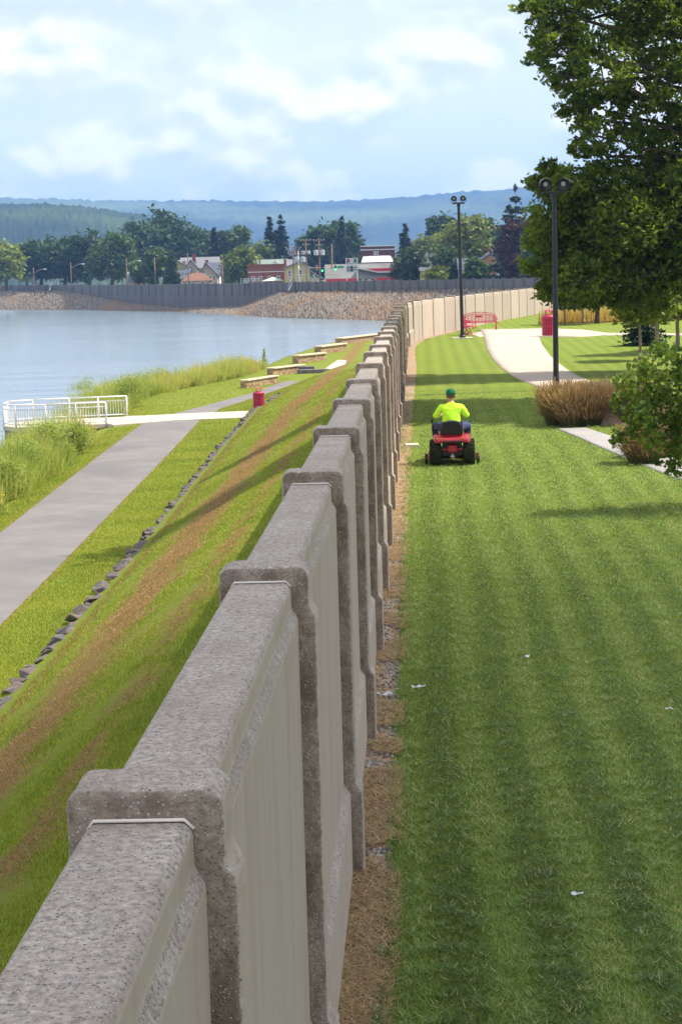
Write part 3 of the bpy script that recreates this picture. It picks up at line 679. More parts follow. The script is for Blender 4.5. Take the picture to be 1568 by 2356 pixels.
vs = [(b.X(602), 0, b.Z(646)), (b.X(652), 0, b.Z(646)), (b.X(652), 5, b.Z(646)), (b.X(602), 5, b.Z(646)), (b.X(627), 2.5, b.Z(637))]
MB().add(vs, [(0, 1, 4), (1, 2, 4), (2, 3, 4), (3, 0, 4), (3, 2, 1, 0)]).build('canopy', P_LIME, b.o)
for x in (603, 651):
    for yy in (.2, 4.8): MB().tube([(b.X(x), yy, -.2), (b.X(x), yy, b.Z(646))], .06, 6).build('leg', P_TRIM, b.o)
b = Bld('store', 'long gray shingled store with red fascia bands and swoosh', 825, 440, cat='shop', depth=18)
b.wall(750, 907, 640, P_WHITE, y0=.6)
MB().add([(b.X(748), 0, b.Z(640)), (b.X(909), 0, b.Z(640)), (b.X(909), 3, b.Z(607)), (b.X(748), 3, b.Z(607)), (b.X(748), 3, b.Z(640)), (b.X(909), 3, b.Z(640))], [(0, 1, 2, 3), (0, 3, 4), (1, 5, 2), (0, 4, 5, 1)]).build('mansard_roof', P_SHING, b.o)
for xa, xb in ((750, 797), (801, 822), (866, 890), (896, 905)):
    MB().box(((b.X(xa)+b.X(xb))/2, .2, b.Z(643)), (b.X(xb)-b.X(xa), .5, .62)).build('red_band', P_RED, b.o)
MB().prism([(b.X(822), b.Z(618)), (b.X(905), b.Z(618)), (b.X(905), b.Z(629)), (b.X(870), b.Z(629))], -.4, 2.2).build('white_fascia', P_TRIM, b.o)
MB().prism([(b.X(842), b.Z(619)), (b.X(904), b.Z(618.6)), (b.X(904), b.Z(625)), (b.X(866), b.Z(625))], -.5, -.39).build('red_swoosh', P_RED, b.o)
for x in (828, 842, 857): b.win(x, 645, 9, 8, .55)
b = Bld('flat_building', 'white-roofed block behind the store', 868, 480, cat='building', depth=12)
b.wall(832, 905, 603, P_GRAYR); MB().add([(b.X(832), -.3, b.Z(603)), (b.X(906), -.3, b.Z(603)), (b.X(900), 5, b.Z(589)), (b.X(838), 5, b.Z(589)), (b.X(832), 5, b.Z(603)), (b.X(906), 5, b.Z(603))], [(0, 1, 2, 3), (0, 3, 4), (1, 5, 2), (0, 4, 5, 1), (3, 2, 5, 4)]).build('roof', P_TRIM, b.o)
b = Bld('brown_building', 'dark red brick building with two white bands above the store', 872, 560, cat='building', depth=14)
b.wall(833, 909, 568, P_DBRICK)
for y_ in (566.5, 575): MB().box(((b.X(833)+b.X(909))/2, 0, b.Z(y_)), (b.X(909)-b.X(833)+.6, .7, .26)).build('white_band', P_TRIM, b.o)
b.win(863, 583, 4, 7); b.win(869, 583, 4, 7)
b = Bld('small_yellow_house', 'tiny yellow gabled house beside the low olive bush tree', 977, 430, depth=7); b.gable_side(969, 990, 623, 615, P_YEL, P_SLATE); b.win(976, 636, 4, 7)
b = Bld('white_house', 'white-walled house showing between trees right of the store', 997, 470, depth=9); b.gable_side(985, 1012, 594, 583, P_WHITE, P_GRAYR); b.win(1000, 602, 5, 8)
b = Bld('pale_sided_house', 'pale gray sided house behind the green tree near the pole', 1085, 440, depth=10); r = b.gable_side(1058, 1112, 620, 594, P_WHITE, P_SLATE)
b.win(1076, 636, 5, 9); b.win(1086, 636, 5, 9); b.win(1100, 630, 5, 9); b.chim(1128, 575, 595, P_BRICK, 4, 5, r)
b = Bld('tan_brick_house', 'tan brick house with sloping orange gable beside the rusty pole', 1124, 435, depth=10); r = b.gable_front(1111, 1142, 597, 574, P_TAN, P_SLATE, xp=1146, over=.3); b.chim(1130, 575, 592, P_BRICK, 3, 4, r); b.win(1119, 626, 5, 8)

# poles
def pole(px, yt, d, label, arm=0, name='utility_pole', r=.16, mat=P_WOOD, cat='pole', cross=(), trans=(), wires=None, yb=658):
    p = at_d(px, 650, d); zt = zy(px, yt, d)-GZ; k = d/F
    o = empty(name, (p.x, d, GZ), 0, label, cat, 'poles of the town street')
    MB().tube([(0, 0, -.5), (0, 0, zt)], [r*1.15, r*.8], 8).build('shaft', mat, o, smooth=True)
    if arm:
        a = MB().tube([(0, 0, zt-1.8 if arm != 0 else zt), (arm*k*.5, -.1, zt-.9), (arm*k*.85, -.2, zt-.55), (arm*k, -.2, zt-.6)], .06, 6).build('arm', P_METAL, o, smooth=True)
        MB().ell((arm*k*1.06, -.2, zt-.66), (.55, .2, .15)).build('lamp_head', P_TRIM, a, smooth=True)
    for y_, w in cross:
        z = zy(px, y_, d)-GZ; mb = MB().box((0, -.16, z), (w*k, .12, .14))
        ca = mb.build('crossarm', P_WOOD, o)
        mb = MB()
        for t in (-.46, -.2, .2, .46): mb.lathe([(.05, 0), (.09, .1), (.05, .22)], 6, Matrix.Translation((t*w*k, -.16, z+.07)))
        mb.build('insulator', P_TRIM, ca)
    for dx, y_, h in trans:
        z = zy(px, y_, d)-GZ; MB().lathe([(.3*h/9, -h*k/2), (.42*h/9, -h*k/2+.1), (.42*h/9, h*k/2-.1), (.2*h/9, h*k/2)], 10, Matrix.Translation((dx*k, -.3, z))).build('transformer', P_METAL, o)
    return o
pole(79, 616, 650, 'street light pole leftmost on the far bank, lamp arm to the right', arm=25, name='street_light_pole')
pole(165, 604, 620, 'street light pole in front of the dark tree row', arm=27, name='street_light_pole')
pole(293, 596, 570, 'street light pole by the gray cottage', arm=28, name='street_light_pole')
pole(358, 593, 560, 'bare wooden pole before the small green tree')
pole(434, 583, 550, 'bare wooden pole in front of the white gabled house')
pole(513, 609, 540, 'short bare pole beside the cream house')
pole(676, 570, 470, 'left of the close pair of poles with double crossarms by the stairs', cross=((571, 36), (576, 30), (585, 22)), trans=((8, 598, 13),))
pole(688, 578, 465, 'right of the close pair of poles with crossarms by the stairs', cross=((581, 36), (587, 28)), trans=((10, 598, 13),), mat=P_METAL)
pole(706, 551, 470, 'brown utility pole with two small transformers left of the traffic signals', cross=((555, 24), (565, 16)), trans=((-6, 582, 8), (6, 582, 8)))
pole(736, 550, 455, 'tall utility pole carrying two big gray transformers', cross=((555, 25), (566, 16)), trans=((-7, 582, 12), (7, 582, 12)))
pole(765, 563, 450, 'plain brown utility pole next to the green traffic light')
pole(1151, 546, 420, 'rusty brown pole with a long lamp arm by the copper beech', arm=46, name='street_light_pole', r=.2)
# overhead wires
def wire(P, label):
    mb = MB()
    for a, b_ in zip(P, P[1:]):
        a, b_ = Vector(a), Vector(b_); mb.tube([a.lerp(b_, t)-Vector((0, 0, .9*4*t*(1-t))) for t in np.linspace(0, 1, 9)], .035, 4, False)
    tag(mb.build('overhead_wire', flat('wire_black', (.03, .03, .03)), None), label, 'wire', 'overhead wires of the town street')
for y0, lb in ((565, 'topmost overhead wire running right from the plain brown pole'), (578, 'middle overhead wire running right from the plain brown pole'), (592, 'lowest overhead wire running right from the plain brown pole')):
    wire([at_d(736, y0-8, 454), at_d(765, y0, 450), at_d(930, y0+6, 440), at_d(1151, y0+6, 420)], lb)
# traffic signals
MG = base_mat('green_signal_light'); MG[2].inputs['Emission Color'].default_value = (.05, 1, .35, 1); MG[2].inputs['Emission Strength'].default_value = 1.2; MG[2].inputs['Base Color'].default_value = (.02, .3, .1, 1)
M_SIGY = flat('signal_yellow', (.55, .30, .06)); M_SIGD = flat('signal_dark', (.03, .035, .03)); M_SGR = flat('green_sign_sheet', (.02, .30, .15))

d = 440; k = d/F; p = at_d(688, 655, d)
o = empty('traffic_signal', (p.x, d, GZ), 0, 'traffic signal mast arm with four lamps and a green street sign over the town street', 'traffic light')
Za = zy(740, 616, d)-GZ
MB().tube([(0, 0, -.5), (0, 0, Za+.6)], .14, 8).build('shaft', P_METAL, o, smooth=True)
MB().tube([(0, 0, Za), (111*k, 0, Za)], [.09, .06], 6).build('mast_arm', P_METAL, o, smooth=True)
for x, dy, gr in ((729.4, 0, 0), (741.7, 3.5, 1), (763.6, -2, 0), (771.7, 1.5, 1)):
    X_ = (x-688)*k; Zc = Za-dy*k
    mb = MB().box((X_, -.15, Zc), (.42, .3, 1.15))
    for q in (-.36, 0, .36): mb.lathe([(.15, -.12), (.16, .02)], 8, Matrix.Translation((X_, -.36, Zc+q)) @ Matrix.Rotation(R(90), 4, 'X'))
    h = mb.build('signal_head', M_SIGD if gr else M_SIGY, o)
    if gr: MB().ell((X_, -.40, Zc-.34), (.24, .1, .24)).build('green_lamp', MG[0], h, smooth=True)
MB().box(((783-688)*k, -.1, Za), (15*k, .05, .48)).build('street_sign', M_SGR, o)

# roadside sign
d = 425; k = d/F; p = at_d(810, 655, d); o = empty('roadside_sign', (p.x, d, GZ), 0, 'tall white-framed sign with dark panels and a round emblem in front of the store', 'sign')
Z_ = lambda y: zy(810, y, d)-GZ
for x in (798, 822.5): MB().box(((x-810.2)*k, 0, Z_(594)/2-.2), (.28, .3, Z_(594)+.4)).build('post', P_TRIM, o)
M_SDARK = flat('sign_dark', (.05, .075, .085)); M_SRED = flat('emblem_red', (.5, .06, .05)); M_SGREEN = flat('emblem_green', (.05, .3, .12))
for ya, yb, nm in ((594.5, 609, 'emblem_panel'), (610.5, 626.5, 'price_panel')):
    fr = MB().box((.0, -.05, (Z_(ya)+Z_(yb))/2), (25*k, .22, Z_(ya)-Z_(yb))).build(nm, P_TRIM, o)
    MB().box((0, -.17, (Z_(ya)+Z_(yb))/2), (23*k, .04, Z_(ya)-Z_(yb)-.22)).build('face', M_SDARK, fr)
    if ya < 600:
        RX = Matrix.Rotation(R(90), 4, 'X')
        MB().lathe([(.44, 0), (.44, .05)], 18, Matrix.Translation((0, -.19, Z_(599.5))) @ RX @ Matrix.Scale(1, 4)).build('emblem', P_TRIM, fr)
        MB().slab([(-.3, 0), (.3, 0), (.16, .2), (-.16, .2)], 0, .03, Matrix.Translation((0, -.25, Z_(600))) @ RX).build('emblem_mark', M_SRED, fr)
        for sx in (-1, 1): MB().box((sx*.74, -.21, Z_(599.5)), (.34, .04, .5)).build('side_mark', M_SGREEN if sx > 0 else M_SRED, fr)
        mb = MB(); rr = random.Random(5)
        for q in range(9): mb.box((-.82+q*.205, -.2, Z_(605.5)), (.15, .03, .26))
        mb.build('lettering', P_TRIM, fr)
    else:
        mb = MB(); rr = random.Random(6)
        for row in range(3):
            z = Z_(613.5+row*5)
            for q in range(4): mb.box((-.85+q*.17, -.2, z), (.12, .03, .22))
            for q in range(3): mb.box((.35+q*.24, -.2, z), (.17, .03, .3))
        mb.build('lettering', P_TRIM, fr)

# metal stairs and frames on the far wall
def gantry(x0, x1, yt, yb, d, label, stairs=None, name='metal_stairs', dep=2.0):
    k = d/F; p = at_d((x0+x1)/2, 655, d); xc = (x0+x1)/2; Z_ = lambda y: zy(xc, y, d)
    o = empty(name, (p.x, d-.9, Z_(yb)), 0, label, 'stairs' if stairs else 'frame'); w = (x1-x0)*k; h = Z_(yt)-Z_(yb)
    mb = MB()
    for sy in (0, dep):
        for z in (h*.5, h): mb.tube([(-w/2, -sy, z), (w/2, -sy, z)], .05, 5)
        n = max(3, int(w/1.1))
        for i in range(n+1): mb.tube([(-w/2+w*i/n, -sy, 0), (-w/2+w*i/n, -sy, h)], .045, 5)
    for sx in (-1, 1): mb.tube([(sx*w/2, 0, h), (sx*w/2, -dep, h)], .05, 5)
    mb.build('guard_rail', P_METAL, o)
    MB().box((0, -dep/2, .03), (w, dep, .08)).build('platform', P_METAL, o)
    if stairs:
        xs0, ys0 = stairs; mb = MB(); a = Vector(((x0+8-xc)*k, -dep/2, 0)); b_ = Vector(((xs0-xc)*k, -dep/2-1.5, Z_(ys0)-Z_(yb)))
        for e in (-.5, .5): mb.tube([a+Vector((0, e, 0)), b_+Vector((0, e, 0))], .09, 5); mb.tube([a+Vector((0, e, 1.0)), b_+Vector((0, e, 1.0))], .04, 5)
        for t in np.linspace(.05, .95, 14): q = a.lerp(b_, t); mb.box(tuple(q), (.3, 1.0, .05))
        for t in (.45, 1): q = a.lerp(b_, t); mb.tube([q, q+Vector((0, 0, 1))], .04, 5)
        mb.build('stair_flight', P_METAL, o)
        mb = MB()
        for x in (x0+16, x0+21): mb.tube([((x-xc)*k, -dep, 0), ((x-xc)*k, -dep, Z_(ys0)-Z_(yb))], .08, 6)
        mb.build('leg', P_METAL, o)
    return o
gantry(667, 708, 632, 645, 440, 'metal stair platform climbing over the far wall below the yellow house', (664, 667))
gantry(555, 583, 641, 651, 475, 'galvanized railing frame on the far wall in front of the brick building', name='guard_railing')
gantry(584, 598, 640, 648, 474, 'smaller railing frame beside the green tent', name='guard_railing')
gantry(115, 136, 644, 656, 645, 'bluish metal stairs over the far wall at left', (117, 668))

# ------------------------------------------------------------------ overlook deck and railing
M_RAIL = flat('white_rail_paint', (.74, .74, .73), .4, .4); M_STONE = mott('dark_stone', (.10, .09, .09), (.22, .20, .20), 4, .9, .2, .8, .03)
def on(x, y, dz=0):
    z = PATHZ
    for _ in range(4): P = at_z(x, y, z); z = zL(P.x, P.y)
    return Vector((P.x, P.y, z+dz))
Zd = PATHZ+.03
def dz_(x, y, z=Zd): return at_z(x, y, z)
near = [dz_(245, 974.3), dz_(107, 981), dz_(38, 983)]; far = [dz_(293, 957.7), dz_(161.7, 963.3), dz_(78, 967)]; end = [dz_(10, 979), dz_(20, 972)]
outl = [near[0], near[1], near[2], end[0], end[1], far[2], far[1], far[0]]
o0 = Vector((sum(p.x for p in outl)/8, sum(p.y for p in outl)/8, Zd))
o = empty('overlook_deck', o0, 0, 'pale concrete overlook platform on a dark stone base at the river edge', 'platform')
pl = [((p-o0).x*1.02, (p-o0).y*1.02) for p in outl]
MB().slab(pl, -.22, 0).build('deck_slab', M_CONC, o, bevel=.02)
MB().slab([(x*.97, y*.97) for x, y in pl], -2.6, -.224).build('stone_base', M_STONE, o)
ow = [dz_(245, 974.5), dz_(262, 978.5), dz_(400, 968), dz_(560, 961.5), dz_(572, 946), dz_(440, 951.5), dz_(330, 957), dz_(293, 957.9)]
me = MB().slab([(p.x, p.y) for p in ow], Zd-.15, Zd+.03).build('concrete_walk', M_CONC); tag(me, kind='structure')
rl = empty('railing', o0, 0, 'white metal railing with thin balusters around the overlook deck', 'railing')
loopp = [near[0], near[1], near[2], end[0], end[1], far[2], far[1], far[0]]
lp = [p-o0 for p in loopp]; mb = MB(); RH = 1.07
for a, b_ in zip(lp, lp[1:]):
    for z, r in ((RH, .042), (RH*.80, .032), (.12, .034)): mb.tube([a+Vector((0, 0, z)), b_+Vector((0, 0, z))], r, 6)
mb.build('rail', M_RAIL, rl, smooth=True)
pc = 0
for a, b_ in zip(lp, lp[1:]):
    L = (b_-a).length; n = max(1, round(L/1.45))
    for i in range(n): q = a.lerp(b_, i/n); MB().tube([q, q+Vector((0, 0, RH))], .046, 6).build('post', M_RAIL, rl, smooth=True)
    mb = MB(); m_ = int(L/.14)
    for i in range(1, m_): q = a.lerp(b_, i/m_); mb.tube([q+Vector((0, 0, .12)), q+Vector((0, 0, RH*.8))], .014, 4, False)
    mb.build('baluster_panel', M_RAIL, rl)
q = lp[-1]; MB().tube([q, q+Vector((0, 0, RH))], .046, 6).build('post', M_RAIL, rl, smooth=True)

# stone seat walls
M_RUB = None
m, nt, b = base_mat('rubble_stone', .9, .2); v = coord(nt, (1, 1, 2.2), False)
vo = N(nt, 'ShaderNodeTexVoronoi'); vo.inputs['Scale'].default_value = 4.5; nt.links.new(v, vo.inputs['Vector'])
ve = N(nt, 'ShaderNodeTexVoronoi', feature='DISTANCE_TO_EDGE'); ve.inputs['Scale'].default_value = 4.5; nt.links.new(v, ve.inputs['Vector'])
sc2 = N(nt, 'ShaderNodeSeparateColor'); nt.links.new(vo.outputs['Color'], sc2.inputs[0])
c = ramp(nt, sc2.outputs[0], [(0, (.22, .12, .06)), (.4, (.40, .26, .14)), (.75, (.52, .38, .22)), (1, (.30, .22, .17))])
c = mixc(nt, ramp(nt, ve.outputs['Distance'], [(.02, (1, 1, 1)), (.07, (0, 0, 0))]), c, (.13, .08, .05)); nt.links.new(c, b.inputs['Base Color'])
bump(nt, b, ve.outputs['Distance'], .8, .05); M_RUB = m
M_CAP = mott('sandstone_cap', (.50, .40, .26), (.62, .51, .36), 3, .9, .2, .3, .01)
SW = [((560, 893), (642, 881), 'first stone seat wall, the one closest to the red bin on the path'), ((620, 865), (703, 856), 'second stone seat wall from the red bin, partly above the first'),
      ((678, 836), (752, 829), 'middle of the five stone seat walls above the river'), ((730, 815), (799, 807), 'fourth stone seat wall, between the middle one and the longest'), ((778, 792.5), (876, 781.5), 'longest and farthest stone seat wall, ending behind the flood wall')]
for (xa, ya), (xb, yb), lb in SW:
    a = on(xa+10, ya); d_ = at_z(xb, yb, a.z); u = (d_-a); L = u.length; rz = math.atan2(u.y, u.x)
    o = empty('seat_wall', a, rz, lb, 'seat wall', 'stone seat walls stepping along the river bank')
    k = a.y/F; hh = 20*k if ya > 800 else 16*k; wd = 20*k
    MB().box((L/2, wd*.5, hh*.4-.3), (L, wd*.8, hh*.8+.6)).build('stone_base', M_RUB, o, bevel=.03)
    mb = MB(); nn = 6
    for i in range(nn): mb.box((L*(i+.5)/nn, wd*.5, hh*.87), (L/nn-.02, wd*1.12, hh*.18), rz=0)
    mb.build('capstone', M_CAP, o, bevel=.04)
p = on(772, 846); o = tag(MB().slab([(on(x, y).x-p.x, on(x, y).y-p.y) for x, y in ((747, 853), (776, 853.5), (797, 833), (777, 832))], -.3, .16).build('concrete_slab', M_CONC), 'pale concrete slab set in the grass slope above the seat walls', 'slab'); o.location = p
st = empty('stone_step', on(722, 858), R(8), 'low dark stone step beside the pale slab on the slope', 'step')
MB().box((0, 0, .1), (2.3, .8, .36)).build('tread', M_STONE, st, bevel=.03); MB().box((-.45, .75, .3), (1.1, .6, .35)).build('upper_stone', M_STONE, st, bevel=.03)

# edging stones
rg = np.random.default_rng(12); rocks = []
for i in range(7):
    import bmesh
    bm = bmesh.new()
    for q in range(13):
        p = rg.normal(size=3); p = p/np.linalg.norm(p)*(.8+.3*rg.random()); bm.verts.new(Vector(p*np.array([.34, .25, .17])))
    hull = bmesh.ops.convex_hull(bm, input=bm.verts); 
    bmesh.ops.delete(bm, geom=[e for e in hull['geom_interior'] if isinstance(e, bmesh.types.BMVert)], context='VERTS')
    bmesh.ops.bevel(bm, geom=list(bm.edges), offset=.012, segments=1, affect='EDGES')
    me = bpy.data.meshes.new('edging_stone'); bm.to_mesh(me); bm.free(); rocks.append(me)
M_ROCKS = [mott('edging_rock', (.07, .063, .063), (.16, .145, .14), 5, .9, .2, .5, .02, c3=(.17, .12, .12), sc3=.8), mott('edging_rock_red', (.085, .065, .062), (.18, .145, .135), 5, .9, .2, .5, .02)]
for j, me in enumerate(rocks): me.materials.append(M_ROCKS[j % 2])
y = 24.0; rr = random.Random(4); n_st = 0
while y < 126 and n_st < 290:
    sz = rr.uniform(.45, .9); x = x_stone(y)-.02+rr.uniform(-.1, .1)
    o = link(bpy.data.objects.new('edging_stone', rocks[rr.randrange(7)])); o.location = (x, y, zL(x_stone(y)-.25, y)+.10*sz+rr.uniform(-.02, .06)); o.scale = (sz, sz*rr.uniform(.8, 1.2), sz*rr.uniform(.7, 1.1))
    o.rotation_euler = (rr.uniform(-.3, .3), rr.uniform(-.3, .3), rr.uniform(0, 6.3))
    tag(o, 'rough gray-brown edging stone in the row at the foot of the grass slope', 'stone', 'edging stones along the slope'); n_st += 1
    y += .36*sz+rr.uniform(.0, .17)

# ------------------------------------------------------------------ lamp posts
M_BLK = mott('black_paint', (.008, .010, .012), (.016, .018, .022), 3, .4, .4); M_LENS = flat('lamp_lens', (.35, .36, .36), .1, .6)
def lamp(px, ybase, ytop, d, hw, hr, lean, label):
    p = at_d(px, ybase, d); z0 = hR(p.x, p.y); H = zy(px, ytop, d)-z0
    o = empty('lamp_post', (p.x, p.y, z0), 0, label, 'lamp post', 'black twin-head lamp posts on the lawn'); o.rotation_euler = (0, lean, 0)
    MB().lathe([(.15, .03), (.15, .12), (.11, .16), (.095, .34), (.086, .4), (.068, H-.1), (.075, H-.1), (.075, H+.03)], 16).build('pole', M_BLK, o, smooth=False, bevel=0)
    MB().slab([(-.5, -.5), (.5, -.5), (.5, .5), (-.5, .5)], -.1, .035).build('footing', M_CONC, o)
    MB().box((0, 0, H+.04), (hw*2, .11, .07)).box((0, 0, H-.06), (.2, .16, .05)).build('crossbar', M_BLK, o, bevel=.012)
    for sx in (-1, 1):
        f = Matrix.Translation((sx*hw*.78, -.02, H+.2+hr*.55)) @ Matrix.Rotation(sx*R(-14), 4, 'Z') @ Matrix.Rotation(R(104), 4, 'X')
        h_ = MB().lathe([(.03, -hr*1.25), (hr*.55, -hr*1.1), (hr*.85, -hr*.55), (hr*.98, .0), (hr*1.0, hr*.45), (hr*1.08, hr*.46), (hr*1.08, hr*.62), (hr*.93, hr*.63), (hr*.88, hr*.40)], 18, f).build('lamp_head', M_BLK, o, smooth=True)
        MB().lathe([(hr*.5, hr*.44), (hr*.2, hr*.47), (.005, hr*.48)], 16, f).build('lens', M_LENS, h_, smooth=True)
        mb = MB(); c0 = Vector((sx*hw*.78, -.02, 0))
        for e in (-1, 1): mb.tube([c0+Vector((e*hr*.3, 0, H+.06)), c0+Vector((e*hr*1.08, 0, H+.14)), c0+Vector((e*hr*1.1, 0, H+.2+hr*.55))], .014, 5)
        mb.build('yoke', M_BLK, o)
lamp(1063, 783, 472, 95, .29, .125, -R(.5), 'farther black lamp post on a concrete footing beside the arched bench')
lamp(1278, 895, 449, 60.5, .36, .175, R(.3), 'nearer and taller-looking black lamp post behind the tan ornamental grass')

# plaza and walks on the lawn
def onR(x, y):
    z = 0
    for _ in range(4): P = at_z(x, y, z); z = hR(P.x, P.y)
    return Vector((P.x, P.y, z))
def flatpoly(name, px, mat, dz=.02, th=.16):
    Pq = [onR(x, y) for x, y in px]; n = len(Pq)
    vs = [(p.x, p.y, p.z+dz) for p in Pq]+[(p.x, p.y, p.z+dz-th) for p in Pq]
    mb = MB().add(vs, [tuple(range(n)), tuple(range(2*n-1, n-1, -1))]+[(i, i+n, (i+1) % n+n, (i+1) % n) for i in range(n)])
    me = bpy.data.meshes.new(name); me.from_pydata(mb.v, [], mb.f[1:]); 
    import bmesh
    bm = bmesh.new(); bm.from_mesh(me); fl = [v for v in bm.verts][:n]
    f = bm.faces.new(fl); bmesh.ops.triangulate(bm, faces=[f]); bmesh.ops.recalc_face_normals(bm, faces=bm.faces); bm.to_mesh(me); bm.free(); me.materials.append(mat)
    return tag(link(bpy.data.objects.new(name, me)), kind='structure')
def strip_path(name, Lp, Rp, mat, n=30, dz=.02):
    def rs_(P):
        P = np.array(P, float); t = np.linspace(0, len(P)-1, n); return np.stack([np.interp(t, range(len(P)), P[:, k]) for k in (0, 1)], 1)
    A = rs_([tuple(onR(*p))[:2] for p in Lp]); B_ = rs_([tuple(onR(*p))[:2] for p in Rp]); rows = []
    for a, b_ in zip(A, B_):
        pts = [a+(b_-a)*t for t in np.linspace(0, 1, 9)]; r = [(p[0], p[1], hR(*p)+dz) for p in pts]
        rows.append([(r[0][0], r[0][1], r[0][2]-.15)]+r+[(r[-1][0], r[-1][1], r[-1][2]-.15)])
    return loft(name, rows, mat, smooth=False)
m = mott('plaza_concrete', (.43, .35, .28), (.50, .415, .335), .7, .9, .15, .15, .004, world=True)
nt = m.node_tree; bb = nt.nodes['Principled BSDF']; src = bb.inputs['Base Color'].links[0].from_socket
v = coord(nt, (1, 1, 1), False); br = N(nt, 'ShaderNodeTexBrick'); br.offset = 0
for kk, vv in (('Scale', 1), ('Mortar Size', .014), ('Brick Width', 1.7), ('Row Height', 1.7)): br.inputs[kk].default_value = vv
nt.links.new(v, br.inputs['Vector']); nt.links.new(mixc(nt, mth(nt, 'MULTIPLY', br.outputs['Fac'], .4), src, (.25, .2, .15)), bb.inputs['Base Color']); M_PLAZA = m
strip_path('plaza_walk', [(1100, 757.5), (1106, 764), (1112, 775), (1118, 800), (1132, 825), (1152, 846), (1180, 866), (1215, 882), (1260, 898), (1330, 912)],
           [(1245, 757), (1240, 766), (1238, 775), (1246, 793), (1266, 820), (1300, 848), (1335, 868), (1380, 886), (1440, 905), (1520, 925)], M_PLAZA, 40)
strip_path('plaza_walk', [(1082, 768), (1125, 759), (1200, 756.4), (1270, 756), (1345, 759), (1392, 766), (1440, 766.6), (1600, 768)], [(1100, 775), (1130, 774), (1200, 774.5), (1240, 775), (1330, 775), (1380, 772), (1440, 770.4), (1600, 772)], M_PLAZA, 40, .016)
GWALK = [tuple(onR(*q))[:2] for q in ((1280, 987), (1330, 1008), (1380, 1030), (1450, 1060), (1560, 1105), (1640, 1085), (1520, 1046), (1455, 1022), (1400, 1003), (1345, 985))]
PWALK = [tuple(onR(*q))[:2] for q in ((1100, 757.5), (1118, 800), (1132, 825), (1152, 846), (1180, 866), (1215, 882), (1260, 898), (1330, 912), (1520, 925), (1440, 905), (1380, 886), (1335, 868), (1300, 848), (1266, 820), (1246, 793), (1238, 775))]
strip_path('garden_walk', [(1280, 987), (1330, 1008), (1380, 1030), (1450, 1060), (1560, 1105)], [(1345, 985), (1400, 1003), (1455, 1022), (1520, 1046), (1640, 1085)], M_SLAB, 30)

# ------------------------------------------------------------------ litter bins and benches
M_MAR = mott('crimson_paint', (.42, .018, .065), (.52, .03, .095), 4, .45, .4); M_MARD = flat('dark_liner', (.05, .012, .02), .8)
def bin_(loc, label, sc=1.0):
    o = empty('litter_bin', loc, 0, label, 'litter bin', 'crimson slatted litter bins')
    mb = MB()
    for i in range(26):
        g = 2*math.pi*i/26; mb.box((.325*math.cos(g), .325*math.sin(g), .46), (.012, .052, .84), rz=g)
    mb.build('slats', M_MAR, o)
    mb = MB()
    for z in (.06, .46, .86): mb.lathe([(.30, z-.02), (.318, z-.02), (.318, z+.02), (.30, z+.02)], 24)
    mb.build('hoop', M_MAR, o)
    MB().lathe([(.27, .04), (.29, .82), (.24, .82)], 20).build('liner', M_MARD, o, smooth=True)
    MB().lathe([(.36, .87), (.365, .90), (.30, .985), (.17, 1.02), (.165, .97), (.2, .93)], 26).build('lid', M_MAR, o, smooth=True)
    mb = MB()
    for i in range(4):
        g = 2*math.pi*i/4+.5; mb.tube([(.2*math.cos(g), .2*math.sin(g), .98), (.2*math.cos(g), .2*math.sin(g), 1.2)], .014, 6)
    mb.lathe([(.235, 1.19), (.24, 1.205), (.12, 1.245), (.01, 1.25)], 20); mb.build('rain_hood', M_MAR, o)
    o.scale = (sc,)*3; return o
P = at_d(595, 920, 107); bin_((P.x, 107, zL(P.x, 107)-.05), 'crimson slatted litter bin at the path behind the edging stones', .9)
bin_(onR(1262, 773), 'crimson slatted litter bin on the pale plaza behind the near lamp post', 1.0)
def bench(loc, rz, label):
    o = empty('park_bench', loc, rz, label, 'bench', 'crimson arched metal benches'); Wd = .92
    arch = lambda x: .80+.17*(1-(x/Wd)**2)
    mb = MB()
    pts = [(x, .26+.08*0, arch(x)) for x in np.linspace(-Wd, Wd, 17)]
    mb.tube(pts, .024, 6); mb.tube([(x, .25, arch(x)-.085) for x in np.linspace(-Wd, Wd, 17)], .016, 6); mb.tube([(-Wd, .21, .48), (Wd, .21, .48)], .02, 6)
    for x in np.linspace(-Wd+.06, Wd-.06, 24): mb.tube([(x, .21, .48), (x*1.0, .25, arch(x)-.085)], .017, 5, False)
    mb.box((0, .245, .74), (.34, .02, .10)); mb.build('backrest', M_MAR, o, smooth=False)
    mb = MB()
    for i in range(9): mb.box((0, .19-.05*i, .44-.012*math.sin(i*.5)), (2*Wd, .034, .016))
    mb.tube([(-Wd, -.24, .43), (Wd, -.24, .43)], .02, 6); mb.build('seat', M_MAR, o)
    for sx in (-1, 1):
        x = sx*Wd; mb = MB()
        mb.tube([(x, .33, .0), (x, .22, .22), (x, .20, .46), (x, .26, arch(Wd))], .026, 6)
        mb.tube([(x, .20, .43), (x, -.20, .43), (x, -.27, .40), (x, -.26, .33), (x, -.20, .32)], .024, 6)
        mb.tube([(x, .20, .42), (x, .02, .24), (x, -.02, .06), (x, -.12, .0), (x, -.26, .02)], .026, 6)
        mb.tube([(x, .33, .0), (x, .12, .10), (x, -.02, .06)], .022, 6)
        mb.tube([(x, .24, .70), (x, .0, .66), (x, -.2, .63), (x, -.25, .57), (x, -.19, .53)], .022, 6)
        mb.build('end_frame', M_MAR, o, smooth=True)
    return o
bench(onR(1102, 760), R(3), 'crimson arched bench facing the camera on the plaza by the far lamp post')
bench(onR(1079, 770), R(82), 'crimson bench seen from its end, half behind the far lamp post')

